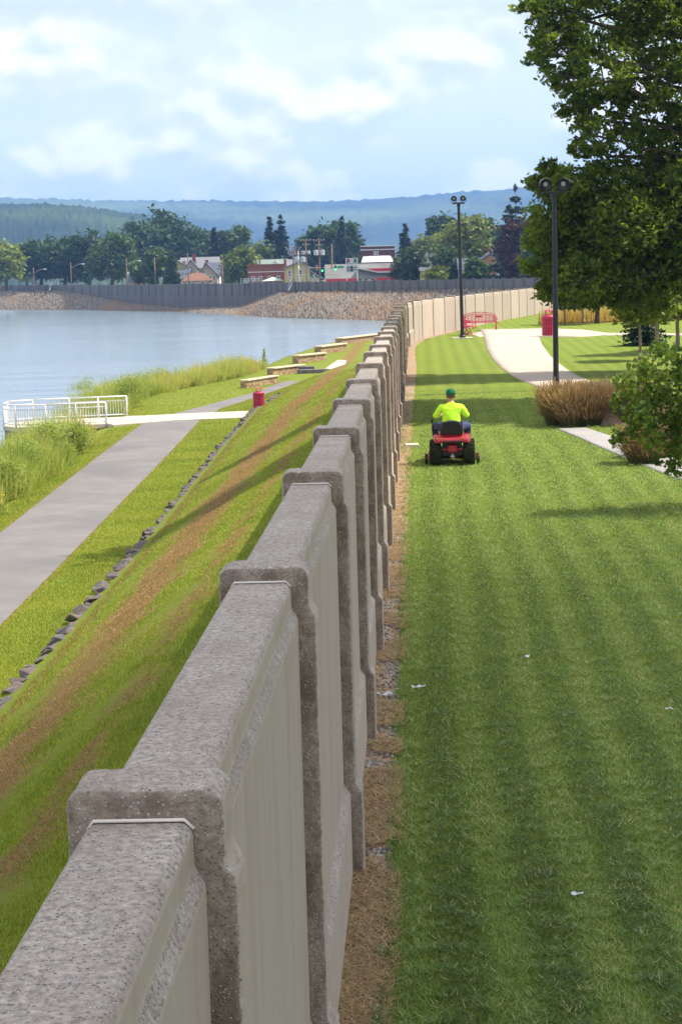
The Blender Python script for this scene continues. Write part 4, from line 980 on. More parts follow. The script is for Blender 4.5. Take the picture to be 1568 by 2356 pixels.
# ------------------------------------------------------------------ ride-on mower and driver
MD = at_z(1040, 1072, .12); MD.z = hR(MD.x, MD.y)
M_MRED = mott('mower_red', (.27, .012, .022), (.38, .022, .032), 3, .35, .5); M_TYRE = mott('tyre_rubber', (.014, .016, .012), (.035, .045, .022), 14, .9, .1, .4, .01); M_DKP = flat('dark_parts', (.02, .02, .022), .6); M_ORG = flat('orange_reflector', (.75, .25, .06), .3); M_RIMW = flat('rim_paint', (.55, .53, .45), .5)
mo = empty('riding_mower', MD, -R(2.4), 'red riding lawn mower seen from behind on the lawn', 'mower')
RY = Matrix.Rotation(R(90), 4, 'Y')
for sx in (-1, 1):
    T_ = Matrix.Translation((sx*.335, 0, .255)) @ RY
    mb = MB().lathe([(.13, -.10), (.225, -.115), (.25, -.085), (.257, -.03), (.257, .03), (.25, .085), (.225, .115), (.13, .10)], 32, T_)
    for i in range(22):
        for e in (-1, 1):
            g = 2*math.pi*(i+(.5 if e > 0 else 0))/22
            mb.box((sx*.335+e*.052, .255*math.cos(g), .255+.255*math.sin(g)), (.10, .022, .028), rx=g+math.pi/2, rz=e*.0)
    w = empty('rear_wheel', (0, 0, 0)); w.parent = mo
    mb.build('tyre', M_TYRE, w); MB().lathe([(.02, -.07), (.13, -.085), (.135, .085), (.02, .07)], 24, T_).build('rim', M_RIMW, w)
    T_ = Matrix.Translation((sx*.36, 1.18, .18)) @ RY; w = empty('front_wheel', (0, 0, 0)); w.parent = mo
    MB().lathe([(.09, -.07), (.16, -.075), (.18, -.04), (.18, .04), (.16, .075), (.09, .07)], 24, T_).build('tyre', M_TYRE, w, smooth=True); MB().lathe([(.02, -.05), (.09, -.06), (.09, .06), (.02, .05)], 16, T_).build('rim', M_RIMW, w)
def loftbox(secs, mat, name, par, bevel=.015):   # secs: (y, x half, z0, z1)
    mb = MB(); vs = []; fs = []
    for y, hx, z0, z1 in secs: vs += [(-hx, y, z0), (hx, y, z0), (hx*.92, y, z1), (-hx*.92, y, z1)]
    for i in range(len(secs)-1):
        for k in range(4): fs.append((i*4+k, i*4+(k+1) % 4, (i+1)*4+(k+1) % 4, (i+1)*4+k))
    fs += [(0, 1, 2, 3), tuple(range(len(vs)-4, len(vs)))]; return mb.add(vs, fs).build(name, mat, par, bevel=bevel)
fe = loftbox([(-.30, .30, .47, .52), (-.27, .345, .46, .56), (-.10, .375, .50, .605), (.20, .385, .50, .615), (.42, .33, .48, .57)], M_MRED, 'fender', mo, .02)
for sx in (-1, 1): MB().box((sx*.20, -.272, .555), (.07, .03, .022)).build('reflector', M_ORG, fe)
MB().box((0, -.30, .487), (.42, .02, .03)).build('bumper_strip', M_DKP, fe)
loftbox([(-.18, .21, .20, .46), (.3, .2, .2, .46), (1.2, .17, .2, .42)], M_DKP, 'chassis', mo)
ta = loftbox([(-.245, .085, .29, .40), (-.2, .10, .25, .43), (-.1, .10, .25, .43)], M_MRED, 'rear_cover', mo)
MB().tube([(-.2, -.2, .33), (-.09, -.22, .33)], .02, 6).tube([(.09, -.22, .33), (.2, -.2, .33)], .02, 6).build('axle_arm', M_MRED, ta)
MB().box((0, -.27, .20), (.09, .14, .015)).tube([(0, -.32, .17), (0, -.32, .255)], .013, 6).build('hitch', P_METAL, mo)
loftbox([(.66, .24, .40, .74), (.72, .25, .40, .80), (1.15, .235, .40, .78), (1.36, .20, .36, .66)], M_MRED, 'hood', mo, .03)
dk = loftbox([(.18, .30, .12, .20), (.24, .47, .11, .24), (.55, .50, .11, .26), (.86, .47, .11, .24), (.92, .30, .12, .20)], mott('dark_red_deck', (.03, .03, .02), (.16, .012, .016), 5, .6, .3), 'mower_deck', mo, .02)
for sx in (-1, 1):
    for y in (.16, .9):
        MB().lathe([(.03, -.028), (.075, -.03), (.082, 0), (.075, .03), (.03, .028)], 16, Matrix.Translation((sx*.515, y, .082)) @ RY).build('gauge_wheel', M_TYRE, dk)
    MB().box((sx*.49, .16, .16), (.02, .14, .13)).build('wheel_bracket', M_MRED, dk)
loftbox([(.38, .42, .28, .31), (.8, .40, .28, .32)], M_DKP, 'footrest', mo, .01)
se = MB().box((0, .12, .645), (.44, .40, .085)).build('seat', M_DKP, mo, bevel=.035, seg=3)
sv = [(-.215, .62), (-.225, .70), (-.205, .82), (-.15, .885), (-.07, .905), (.07, .905), (.15, .885), (.205, .82), (.225, .70), (.215, .62)]
MB().prism(sv, -.045, .045, Matrix.Translation((0, -.10, 0)) @ Matrix.Rotation(R(4), 4, 'X')).build('seat_back', M_DKP, se, bevel=.03, seg=3)
sw = MB().tube([(0, .72, .72), (0, .56, .96)], .02, 8)
cw = Vector((0, .55, .97)); ax = Vector((0, -.5, .8)).normalized(); e1 = Vector((1, 0, 0)); e2 = ax.cross(e1)
pts = [cw+(e1*math.cos(g)+e2*math.sin(g))*.165 for g in np.linspace(0, 2*math.pi, 25)]
sw.tube(pts, .015, 6)
for g in (.5, 2.6, 4.7): sw.tube([cw, cw+(e1*math.cos(g)+e2*math.sin(g))*.165], .011, 5)
sw.build('steering_wheel', M_DKP, mo, smooth=True)
MB().tube([(-.36, .22, .58), (-.375, .16, .78), (-.385, .13, .87)], .012, 6).tube([(-.383, .135, .85), (-.388, .12, .93)], .02, 8).build('lever', M_DKP, mo, smooth=True)

def skin_mesh(nodes, edges, sub=2, root=0):
    me = bpy.data.meshes.new('tmp'); me.from_pydata([n[:3] for n in nodes], edges, []); o = link(bpy.data.objects.new('tmp', me))
    md = o.modifiers.new('s', 'SKIN'); md.branch_smoothing = .4; md.use_smooth_shade = True
    for i, n in enumerate(nodes):
        r = n[3]; sv_ = me.skin_vertices[0].data[i]; sv_.radius = r if isinstance(r, tuple) else (r, r); sv_.use_root = (i == root)
    ss = o.modifiers.new('u', 'SUBSURF'); ss.levels = sub; ss.render_levels = sub
    dg = bpy.context.evaluated_depsgraph_get(); ev = o.evaluated_get(dg); m2 = bpy.data.meshes.new_from_object(ev)
    vs = [tuple(v.co) for v in m2.vertices]; fs = [tuple(p.vertices) for p in m2.polygons]
    bpy.data.objects.remove(o); bpy.data.meshes.remove(me); bpy.data.meshes.remove(m2); return vs, fs
M_SKIN = mott('skin', (.38, .20, .14), (.46, .26, .18), 12, .6, .3); M_HIVIS = mott('hivis_shirt', (.50, .92, .035), (.58, 1.0, .05), 5, .75, .2, .25, .02, stretch=(1, 1, 2)); M_NAVY = mott('navy_trousers', (.045, .055, .12), (.07, .085, .17), 8, .9, .1, .3, .01); M_CAP_ = mott('green_cap', (.015, .11, .06), (.025, .15, .085), 8, .85, .1); M_SHOE = flat('boot_leather', (.05, .035, .025), .7); M_HAIR = flat('gray_brown_hair', (.10, .075, .06), .9)
pe = empty('person', mo.location, mo.rotation_euler[2], 'seated driver in a neon yellow-green shirt and green cap on the red mower', 'person')
nodes = [(0, .10, .78, (.16, .12)), (0, .12, .95, (.15, .12)), (0, .14, 1.10, (.16, .11)), (0, .165, 1.225, .07), (0, .185, 1.29, .058), (0, .205, 1.375, (.074, .085)), (0, .205, 1.445, (.07, .08))]
edges = [(0, 1), (1, 2), (2, 3), (3, 4), (4, 5), (5, 6)]
def nd(*p):
    nodes.append(p); return len(nodes)-1
for sx in (-1, 1):
    a = nd(sx*.18, .15, 1.17, .062); e = nd(sx*.30, .17, .94, .047); w = nd(sx*.20, .42, .985, .032); h = nd(sx*.172, .50, 1.0, (.036, .022))
    edges += [(2, a), (a, e), (e, w), (w, h)]
    for i, (dx, l) in enumerate(((.022, .065), (.008, .075), (-.006, .072), (-.02, .055))):
        k1 = nd(sx*(.165+dx*.6), .545, 1.012+dx*.5, .0095); k2 = nd(sx*(.15+dx*.5), .575, .985+dx*.5, .0085); k3 = nd(sx*(.145+dx*.4), .555, .965+dx*.5, .0075); edges += [(h, k1), (k1, k2), (k2, k3)]
    t1 = nd(sx*.135, .48, 1.015, .0105); t2 = nd(sx*.125, .515, 1.0, .009); edges += [(h, t1), (t1, t2)]
    hp = nd(sx*.11, .14, .745, .085); kn = nd(sx*.31, .55, .735, .062); an = nd(sx*.30, .70, .40, .04); ft_ = nd(sx*.31, .84, .345, .035); edges += [(0, hp), (hp, kn), (kn, an), (an, ft_)]
vs, fs = skin_mesh(nodes, edges); mb = MB(); mb.add(vs, fs)
for sx in (-1, 1): mb.ell((sx*.083, .195, 1.365), (.014, .024, .034), 8, 6); mb.ell((sx*.03, .278, 1.385), (.012, .008, .008), 8, 6)
mb.ell((0, .292, 1.36), (.014, .02, .026), 8, 6); mb.ell((0, .28, 1.322), (.026, .008, .008), 8, 6)
mb.build('body', M_SKIN, pe, smooth=True, fix=False)
sn = [(0, .10, .74, (.195, .15)), (0, .095, .84, (.21, .155)), (0, .11, .98, (.205, .15)), (0, .135, 1.11, (.215, .14)), (0, .16, 1.20, (.13, .10)), (0, .175, 1.25, .075)]
se_ = [(0, 1), (1, 2), (2, 3), (3, 4), (4, 5)]
for sx in (-1, 1):
    b_ = len(sn); sn += [(sx*.20, .15, 1.155, .088), (sx*.275, .165, 1.02, .08), (sx*.325, .185, .925, .075)]; se_ += [(3, b_), (b_, b_+1), (b_+1, b_+2)]
vs, fs = skin_mesh(sn, se_); sh_ = MB().add(vs, fs).build('shirt', M_HIVIS, pe, smooth=True, fix=False)
ss = sh_.modifiers.new('u', 'SUBSURF'); ss.levels = 1; ss.render_levels = 1; tx = bpy.data.textures.new('folds', 'CLOUDS'); tx.noise_scale = .07; dm = sh_.modifiers.new('d', 'DISPLACE'); dm.texture = tx; dm.strength = .03; dm.texture_coords = 'LOCAL'
tn = [(0, .10, .72, (.17, .13))]; te = []
for sx in (-1, 1):
    b_ = len(tn); tn += [(sx*.13, .16, .735, .105), (sx*.25, .38, .755, .098), (sx*.325, .55, .745, .088), (sx*.318, .63, .58, .075), (sx*.305, .70, .42, .066)]; te += [(0, b_)]+[(b_+i, b_+i+1) for i in range(4)]
vs, fs = skin_mesh(tn, te); MB().add(vs, fs).build('trousers', M_NAVY, pe, smooth=True, fix=False)
for sx in (-1, 1): MB().ell((sx*.31, .79, .345), (.05, .13, .045), 12, 8).build('boot', M_SHOE, pe, smooth=True)
MB().lathe([(.096, -.005), (.098, .03), (.088, .075), (.055, .105), (.008, .115)], 20, Matrix.Translation((0, .195, 1.405))).slab([(-.07, .27), (.07, .27), (.06, .37), (0, .39), (-.06, .37)], 1.405, 1.415).build('cap', M_CAP_, pe, smooth=True, bevel=0)
MB().lathe([(.078, -.04), (.086, .0), (.086, .03)], 18, Matrix.Translation((0, .19, 1.375))).build('hair', M_HAIR, pe, smooth=True)

# ------------------------------------------------------------------ grass, straw, weeds
def inside(P, poly):
    x, y = P[:, 0], P[:, 1]; r = np.zeros(len(P), bool); n_ = len(poly)
    for i in range(n_):
        x1, y1 = poly[i]; x2, y2 = poly[(i+1) % n_]
        c = ((y1 > y) != (y2 > y)) & (x < (x2-x1)*(y-y1)/(y2-y1+1e-12)+x1); r ^= c
    return r
def vnoise(x, y, sc, seed):
    rg = np.random.default_rng(seed); g = rg.random((64, 64)); x = np.asarray(x)/sc; y = np.asarray(y)/sc
    xi, yi = np.floor(x).astype(int), np.floor(y).astype(int); fx, fy = x-xi, y-yi; fx = fx*fx*(3-2*fx); fy = fy*fy*(3-2*fy)
    G = lambda a, b_: g[a % 64, b_ % 64]
    return (G(xi, yi)*(1-fx)+G(xi+1, yi)*fx)*(1-fy)+(G(xi, yi+1)*(1-fx)+G(xi+1, yi+1)*fx)*fy
def blades(P, L, wd, lean, rg, lift=0):
    """one thin triangle per blade; lean 0 upright .. 1 lying"""
    n = len(P); g = rg.random(n)*6.283; dx, dy = np.cos(g), np.sin(g)
    ln = np.clip(lean, 0, .97); tip = np.stack([dx*L*ln, dy*L*ln, L*np.sqrt(1-ln**2)], 1); g2 = g+np.pi/2+rg.normal(size=n)*.5
    sd = np.stack([np.cos(g2), np.sin(g2), np.zeros(n)], 1)*wd[:, None]*.5
    B = P.copy(); B[:, 2] += lift
    V = np.stack([B-sd, B+sd, B+tip], 1).reshape(-1, 3); return V, np.arange(3*n, dtype=np.int32).reshape(-1, 3)
zLv = np.vectorize(zL); hRv = np.vectorize(hR)
BL = [(.062, .115, .030), (.115, .195, .045), (.185, .295, .062), (.28, .38, .11), (.50, .46, .24)]
G_BL = leafmat('grass_blades', BL, .25); 
rg = np.random.default_rng(21)
n = 560000; d = 8.0*(62/8.0)**(rg.random(n)**1.12); sx_ = np.interp(d, *zip(*[(y, strip_x(y)) for y in frange(5, 40, .5)])); x = sx_-.03+rg.random(n)*(.171*d+1.3-sx_)
u_ = x-.041*d; row = np.clip(1.6*np.sin(u_*6.283/.56+.35*np.sin(d*.45)), -1, 1); c1 = vnoise(u_, d, .13, 3); c2 = vnoise(u_, d, .45, 4); c3 = vnoise(u_, d, 1.6, 5); c4 = vnoise(u_, d, .06, 6)
cl = np.clip(.34*row+1.1*c1+.45*c2+.25*c3+.5*c4-.75, 0, 1.1)          # where cut grass lies in swaths
lying = rg.random(n) < .30+.55*np.clip(cl, 0, 1)
lean = np.where(lying, .86+.11*rg.random(n), .2+.6*rg.random(n)); L = np.where(lying, .03+.05*rg.random(n), .018+.028*rg.random(n)); ed = (x-sx_) < .09; L[ed] *= 1.25
L *= 1+np.clip(d-25, 0, 40)*.012; L *= 1-.75*np.clip((d-40)/22, 0, 1); P = np.stack([x, d, hRv(x, d)], 1); P[:, 2] += np.where(lying, cl*(.045*c4+.03*c1)*rg.random(n)**.5+.012*rg.random(n), 0)
v = np.clip(.52-.30*cl+.55*(rg.random(n)-.5)+.25*(c3-.5)-.12*row+.25*(c4-.5), 0, .92); v[rg.random(n) < .02] = 1; v[lying & (rg.random(n) < .06)] = .95
V, Fa = blades(P, L, .0025+.003*rg.random(n)+.00018*d, lean, rg)
k_ = ~(inside(P, GWALK) | inside(P, PWALK)); V = V.reshape(-1, 3, 3)[k_].reshape(-1, 3); v = v[k_]; Fa = np.arange(len(V), dtype=np.int32).reshape(-1, 3)
tag(np_mesh('lawn_grass', V, Fa, G_BL, None, np.repeat(v, 3)), kind='stuff')
# levee grass and dry clippings
BL2 = [(.12, .165, .016), (.215, .275, .028), (.31, .35, .042), (.38, .37, .075), (.38, .235, .10), (.19, .115, .05)]
G_BL2 = leafmat('levee_grass_blades', BL2, .3)
n = 350000; d = 10*(135/10.)**(rg.random(n)**1.0); xw = np.interp(d, WL[:, 2], WL[:, 1]); xs_ = np.vectorize(x_stone)(d)+.3; lo = np.maximum(xs_, -.171*d-1.3); x = lo+rg.random(n)*(xw-.05-lo)
u = x-.036*d; bnd = np.maximum(np.clip(1-np.abs(u+5.05)/1.35, 0, 1), .7*np.clip(1-np.abs(u+3.4)/.6, 0, 1)); nz = .5*vnoise(x, d*.8, .45, 9)+.5*vnoise(x, d, 1.3, 10); br = (bnd*.72+nz*.80+.26*(rg.random(n)-.5)) > .755
v = np.clip(.28+.4*(rg.random(n)-.5)+.35*(nz-.5), 0, .55); v[br] = .8+.2*rg.random(br.sum()); v[rg.random(n) < .015] = .78
mnd = np.clip((bnd*.62+nz*.85-.88)*3, 0, 1)
P = np.stack([x, d, zLv(x, d)+mnd*.12*rg.random(n)], 1); nst = x-xs_ < .30+.25*rg.random(n); v[nst & (rg.random(n) < .6)] = .93; L = (.026+.034*rg.random(n))*(1+.006*d); lean = np.where(br, .75+.2*rg.random(n), .2+.65*rg.random(n))
V, Fa = blades(P, L, (.006+.006*rg.random(n))*(1+.012*d), lean, rg); tag(np_mesh('levee_grass', V, Fa, G_BL2, None, np.repeat(v, 3)), kind='stuff')
n = 150000; d = 25*(140/25.)**rg.random(n); a_ = np.vectorize(x_pr)(d); b_ = np.vectorize(x_stone)(d)-.2; left = rg.random(n) < .35
x = np.where(left, np.vectorize(x_veg)(d)+rg.random(n)*(np.vectorize(x_pl)(d)-np.vectorize(x_veg)(d)), a_+rg.random(n)*(b_-a_))
v = np.clip(.30+.45*(rg.random(n)-.5)+.3*(vnoise(x, d, 1.5, 14)-.5), 0, .58); v[rg.random(n) < .02] = .8; dpe = np.minimum(np.abs(x-np.vectorize(x_pl)(d)), np.abs(x-np.vectorize(x_pr)(d))); v[(dpe < .12) & (rg.random(n) < .75)] = .72
kk = ~inside(np.stack([x, d], 1), [(p.x, p.y) for p in ow]); x, d, v = x[kk], d[kk], v[kk]; n = len(x)
V, Fa = blades(np.stack([x, d, zLv(x, d)], 1), (.026+.03*rg.random(n))*(1+.006*d), (.007+.007*rg.random(n))*(1+.012*d), .2+.6*rg.random(n), rg); tag(np_mesh('bank_grass', V, Fa, G_BL2, None, np.repeat(v, 3)), kind='stuff')
# straw, pebbles
G_STR = leafmat('straw', [(.18, .11, .05), (.38, .25, .12), (.54, .38, .19), (.62, .50, .31)], .2)
n = 60000; d = 7*(48/7.)**rg.random(n); sx_ = np.interp(d, *zip(*[(y, strip_x(y)) for y in frange(5, 60, .5)])); xw = np.interp(d, WL[:, 2], WL[:, 1])+.36
q = rg.random(n); x = xw+q*(sx_+.06-xw); kp = vnoise(x*1.0, d, .5, 31)+.45*vnoise(x, d, .15, 32) > .56; x, d, n = x[kp], d[kp], kp.sum()
P = np.stack([x, d, hRv(x, d)+.016+.02*rg.random(n)], 1); V, Fa = blades(P, .04+.09*rg.random(n), .003+.004*rg.random(n), np.full(n, .96), rg); tag(np_mesh('dry_straw', V, Fa, G_STR, None, np.repeat(rg.random(n), 3)), kind='stuff')
n = 5200; d = 7*(40/7.)**rg.random(n); xw = np.interp(d, WL[:, 2], WL[:, 1])+.36; sx_ = np.interp(d, *zip(*[(y, strip_x(y)) for y in frange(5, 60, .5)])); x = xw+rg.random(n)**1.3*(sx_-xw)
octv = np.array([(1, 0, 0), (-1, 0, 0), (0, 1, 0), (0, -1, 0), (0, 0, 1), (0, 0, -1)], float); octf = np.array([(0, 2, 4), (2, 1, 4), (1, 3, 4), (3, 0, 4), (2, 0, 5), (1, 2, 5), (3, 1, 5), (0, 3, 5)])
sz = (.008+.016*rg.random(n)**2); V = np.stack([x, d, hRv(x, d)+.014], 1)[:, None, :]+(octv[None]*(1+.5*(rg.random((n, 6, 3))-.5)))*sz[:, None, None]*np.array([1, 1, .7]); Fa = (octf[None]+6*np.arange(n)[:, None, None]).reshape(-1, 3)
G_PEB = leafmat('pebble', [(.07, .065, .065), (.18, .17, .165), (.30, .28, .27), (.48, .46, .44)], 0, .9)
tag(np_mesh('gravel', V.reshape(-1, 3), Fa, G_PEB, None, np.repeat(rg.random(n), 6)), kind='stuff')

# riverside weeds
G_WEED = leafmat('weeds', [(.15, .21, .04), (.27, .35, .075), (.40, .45, .11), (.47, .46, .15), (.50, .38, .17), (.80, .55, .04)], .35)
Ps, vv, LL = [], [], []
DV = []
for k in range(1500):
    yy = rg.uniform(46, 158)
    if 92 < yy < 105: continue
    xv = x_veg(yy); x0 = xv-.15-rg.random()*3.3; dome = rg.random() < .62
    h_ = (1.45 if yy < 93 else 1.5)*rg.uniform(.55, 1.15)*(.65 if x0 > xv-.8 else 1); r_ = h_*rg.uniform(.5, .75) if dome else rg.uniform(.35, .8); m_ = 260 if dome else 120; g = rg.random(m_)*6.283
    q = np.sqrt(rg.random(m_))*r_*(.35 if dome else 1); px_ = x0+np.cos(g)*q; py_ = yy+np.sin(g)*q; t = rg.uniform(.15, .60)+(.1 if yy > 128 else 0)
    z0 = zL(x0, yy); Ps.append(np.stack([px_, py_, np.full(m_, z0)+rg.random(m_)*h_*.5], 1)); vl = np.clip(t+.26*(rg.random(m_)-.5), 0, .8)
    if rg.random() < .07: vl[rg.random(m_) < .10] = .99
    g3 = g+rg.normal(size=m_)*.7; e3 = np.clip(rg.random(m_)*1.5+.05, 0, 1.5) if dome else np.clip(1.25+.25*rg.normal(size=m_), .5, 1.55)
    l3 = (h_*.55 if dome else h_)*(.45+.6*rg.random(m_)); DV.append(np.stack([np.cos(g3)*np.cos(e3), np.sin(g3)*np.cos(e3), np.sin(e3)], 1)*l3[:, None])
    vv.append(vl); LL.append(l3)
DV = np.concatenate(DV)
P = np.concatenate(Ps); v = np.concatenate(vv); L = np.concatenate(LL); nn = len(P)
sd_ = rg.normal(size=(nn, 3)); sd_ /= np.linalg.norm(sd_, axis=1)[:, None]; sd_ *= (.012+.02*rg.random(nn))[:, None]; V = np.stack([P-sd_, P+sd_, P+DV], 1).reshape(-1, 3); Fa = np.arange(3*nn, dtype=np.int32).reshape(-1, 3); A_, FA_, va_ = V, Fa, np.repeat(v, 3)
fl = v > .9; Pf = P[fl]+DV[fl]*.95; Pf = np.repeat(Pf, 5, 0)+rg.normal(size=(5*fl.sum(), 3))*.06
V2, F2 = blades(Pf, np.full(len(Pf), .06), np.full(len(Pf), .045), rg.random(len(Pf))*.9, rg)
tag(np_mesh('riverside_weeds', np.concatenate([A_, V2]), np.concatenate([FA_, F2+len(A_)]), G_WEED, None, np.concatenate([va_, np.full(3*len(Pf), .99)])), kind='stuff')
G_SHRUB = leafmat('shrub_leaves', [(.15, .21, .045), (.27, .34, .08), (.40, .45, .13)], .4)
for i, (px, yb, w, h, lb) in enumerate([(25, 1150, 62, 78, 'feathery green bush nearest the camera at the left bank'), (75, 1110, 60, 85, 'soft green bush above the nearest bank bush'), (125, 1075, 55, 80, 'rounded pale green bush in the middle of the lower bank'),
    (185, 1045, 44, 60, 'small rounded bush just below the deck end of the lower bank'), (320, 935, 42, 62, 'rounded bush right of the deck railing end'), (255, 930, 42, 60, 'bushy weed clump behind the railing with yellow blossoms'), (195, 940, 40, 55, 'dark leafy bush behind the far railing'), (380, 900, 42, 55, 'green bush on the upper bank right of the rounded one')]):
    p = on(px, yb); k = p.y/F; w_, h_ = w*k*1.55, h*k*1.5; o = empty('bush', (p.x-.2, p.y, p.z), 0, lb, 'bush', 'bushes on the river bank')
    rr = random.Random(i); bl = [(rr.uniform(-.3, .3)*w_, rr.uniform(-.3, .3)*w_, h_*rr.uniform(.3, .62), w_*.38, w_*.38, h_*.36) for _ in range(5)]
    crown('foliage', bl, 4200, .055, G_SHRUB, o, 60+i, clump=.32, cl_n=16); MB().tube([(0, 0, -.2), (.05, 0, h_*.5)], [.05, .02], 6).build('stem', BARK, o)
p = on(608, 838); o = empty('tall_weed', (p.x, p.y, p.z), 0, 'single tall leafy weed standing above the bank against the water', 'plant'); k = p.y/F; H = 44*k
MB().tube([(0, 0, 0), (.03, 0, H)], [.02, .006], 6).build('stem', PALEBARK, o); crown('leaves', [(0, 0, H*.35, .14, .14, H*.32), (.02, 0, H*.75, .09, .09, H*.22)], 260, .11, G_SHRUB, o, 5, clump=.3, cl_n=6)
# golden meadow beyond the plaza
G_MEAD = leafmat('meadow_straw', [(.22, .15, .045), (.40, .28, .09), (.52, .38, .14), (.30, .27, .07)], .35)
M_MEADG = mott('meadow_ground', (.25, .17, .06), (.38, .27, .10), .6, .95, .1, world=True)
yb0 = 116
loft('meadow', [[(x, y, hR(x, y)+.05) for x in np.linspace(wall_x(y)+4.0+max(0, 0), 60, 12)] for y in frange(yb0, 190, 6)], M_MEADG)
n = 60000; d = yb0+(190-yb0)*rg.random(n)**1.4; xw = np.interp(d, WL[:, 2], WL[:, 1])+4.0; x = xw+rg.random(n)*(46-xw); P = np.stack([x, d, hRv(x, d)], 1); V, Fa = blades(P, .5+.6*rg.random(n), .05+.05*rg.random(n), np.abs(rg.normal(size=n))*.3, rg)
tag(np_mesh('meadow_grass', V, Fa, G_MEAD, None, np.repeat(np.clip(.5*vnoise(x, d, 4, 3)+.5*rg.random(n), 0, 1), 3)), kind='stuff')
# ornamental grass clumps
G_ORN = leafmat('ornamental_grass', [(.06, .085, .03), (.13, .12, .055), (.24, .16, .09), (.38, .26, .16), (.52, .38, .25)], .3)
for i, (px, yb, w, h, lb) in enumerate([(1285, 978, 34, 98, 'tan feathery ornamental grass clump under the near lamp post'), (1318, 981, 36, 96, 'second tan grass clump right of the one under the lamp post'), (1350, 979, 36, 98, 'third reddish grass clump in the lamp post group'), (1385, 975, 36, 98, 'rightmost grass clump in the lamp post group, half behind the leafy branches'),
    (1478, 1066, 40, 96, 'low tan grass clump at the near edge of the gray garden walk'), (1525, 1050, 42, 110, 'grass clump behind the leafy branches beside the gray walk'), (1455, 975, 44, 90, 'grass clump behind the leafy branches in the far bed')]):
    p = onR(px, yb); k = p.y/F; r_, H = w*k, h*k; o = empty('ornamental_grass', p, 0, lb, 'ornamental grass', 'ornamental grass clumps'); m_ = 2600; g = rg.random(m_)*6.283; q = np.sqrt(rg.random(m_))*r_*.8
    P0 = np.stack([np.cos(g)*q, np.sin(g)*q, np.zeros(m_)], 1); g2 = g+rg.normal(size=m_)*.6; ln = (q/r_*.28+.05+.13*np.abs(rg.normal(size=m_)))*H; hh = H*(.28+.78*rg.random(m_)**.8)*(1-.25*(q/r_)**2)*(1+.10*np.sin(g*3+i)); dirv = np.stack([np.cos(g2), np.sin(g2), 0*g2], 1)
    P1 = P0+dirv*ln[:, None]*.3+np.array([0, 0, .6])*hh[:, None]; P2 = P0+dirv*ln[:, None]*.85+np.array([0, 0, 1.0])*hh[:, None]; wv = np.stack([-np.sin(g2+.7), np.cos(g2+.7), 0*g2], 1)*.008
    V = np.stack([P0-wv, P0+wv, P1+wv*.8, P1-wv*.8, P2+wv*.9, P2-wv*.9], 1).reshape(-1, 3); b6 = 6*np.arange(m_)[:, None]; Fa = np.concatenate([b6+np.array([0, 1, 2, 3]), b6+np.array([3, 2, 4, 5])])
    tone = rg.random(m_)*.35; va = np.stack([tone*.5, tone*.5, tone+.2, tone+.2, tone+.6, tone+.6], 1).ravel(); np_mesh('stalks', V, Fa, G_ORN, o, va)
p = onR(1408, 975); o = tag(MB().box((0, 0, .15), (1.6, .7, .42)).build('garden_stone', mott('pink_stone', (.28, .19, .16), (.40, .28, .23), 3, .9, .2, .4, .01), bevel=.05), 'pinkish garden stone block beside the grass clumps', 'stone'); o.location = p; o.rotation_euler = (0, 0, R(-12))

# small things on the lawn
M_PAPER = flat('crumpled_paper', (.62, .62, .64), .9); M_LEAFD = flat('fallen_leaf', (.35, .12, .04), .9)
for i, (px, py, s_, lb) in enumerate([(962, 1591, .055, 'crumpled white paper scrap on the grass left near the straw strip'), (886, 1608, .06, 'white paper scrap on the gravel at the wall foot'), (1207, 1520, .04, 'small white scrap in the middle of the lawn'), (1327, 2070, .03, 'tiny bluish-white scrap on the near lawn'), (1538, 1640, .03, 'tiny white scrap at the right edge of the lawn')]):
    p = onR(px, py); rr = random.Random(i); mb = MB(); m_ = 5
    vs = [((a-2)*s_*.6+rr.uniform(-.2, .2)*s_, (b_-1)*s_*.55+rr.uniform(-.2, .2)*s_, rr.uniform(0, .7)*s_) for b_ in range(3) for a in range(m_)]
    fs = [(b_*m_+a, b_*m_+a+1, (b_+1)*m_+a+1, (b_+1)*m_+a) for b_ in range(2) for a in range(m_-1)]
    o = tag(mb.add(vs, fs).build('paper_scrap', M_PAPER), lb, 'litter', 'paper scraps'); o.location = (p.x, p.y, p.z+.035)
p = onR(947, 1028); o = tag(MB().box((0, 0, .02), (.30, .42, .10)).build('marker_slab', M_CONC, bevel=.01), 'small pale concrete marker slab set at the wall foot', 'slab'); o.location = p

# ------------------------------------------------------------------ big oak and other trees of the park
def pxblobs(lst, d, o):
    out = []
    for x, y, r, dd in lst:
        p = at_d(x, y, d+dd)-o; k = (d+dd)/F; out.append((p.x, p.y, p.z, r*k, max(r*k, 1.0)*1.05, r*k*.92))
    return out
def limb(mb, a, b_, r0, r1, rr, n=6, sag=.06):
    a, b_ = Vector(a), Vector(b_); L = (b_-a).length; pts = []
    for i in range(n+1):
        t = i/n; q = a.lerp(b_, t); j = L*.035*(0 if i in (0, n) else 1)
        pts.append(q+Vector((rr.uniform(-j, j), rr.uniform(-j, j), rr.uniform(-j, j)+math.sin(math.pi*t)*L*sag)))
    mb.tube(pts, [r0+(r1-r0)*i/n for i in range(n+1)], 7)
D0 = 67.0; bo = Vector((14.2, D0+1, 0)); bo.z = hR(bo.x, bo.y)
oak = empty('oak_tree', bo, 0, 'huge dark green oak whose canopy fills the upper right of the view', 'tree')
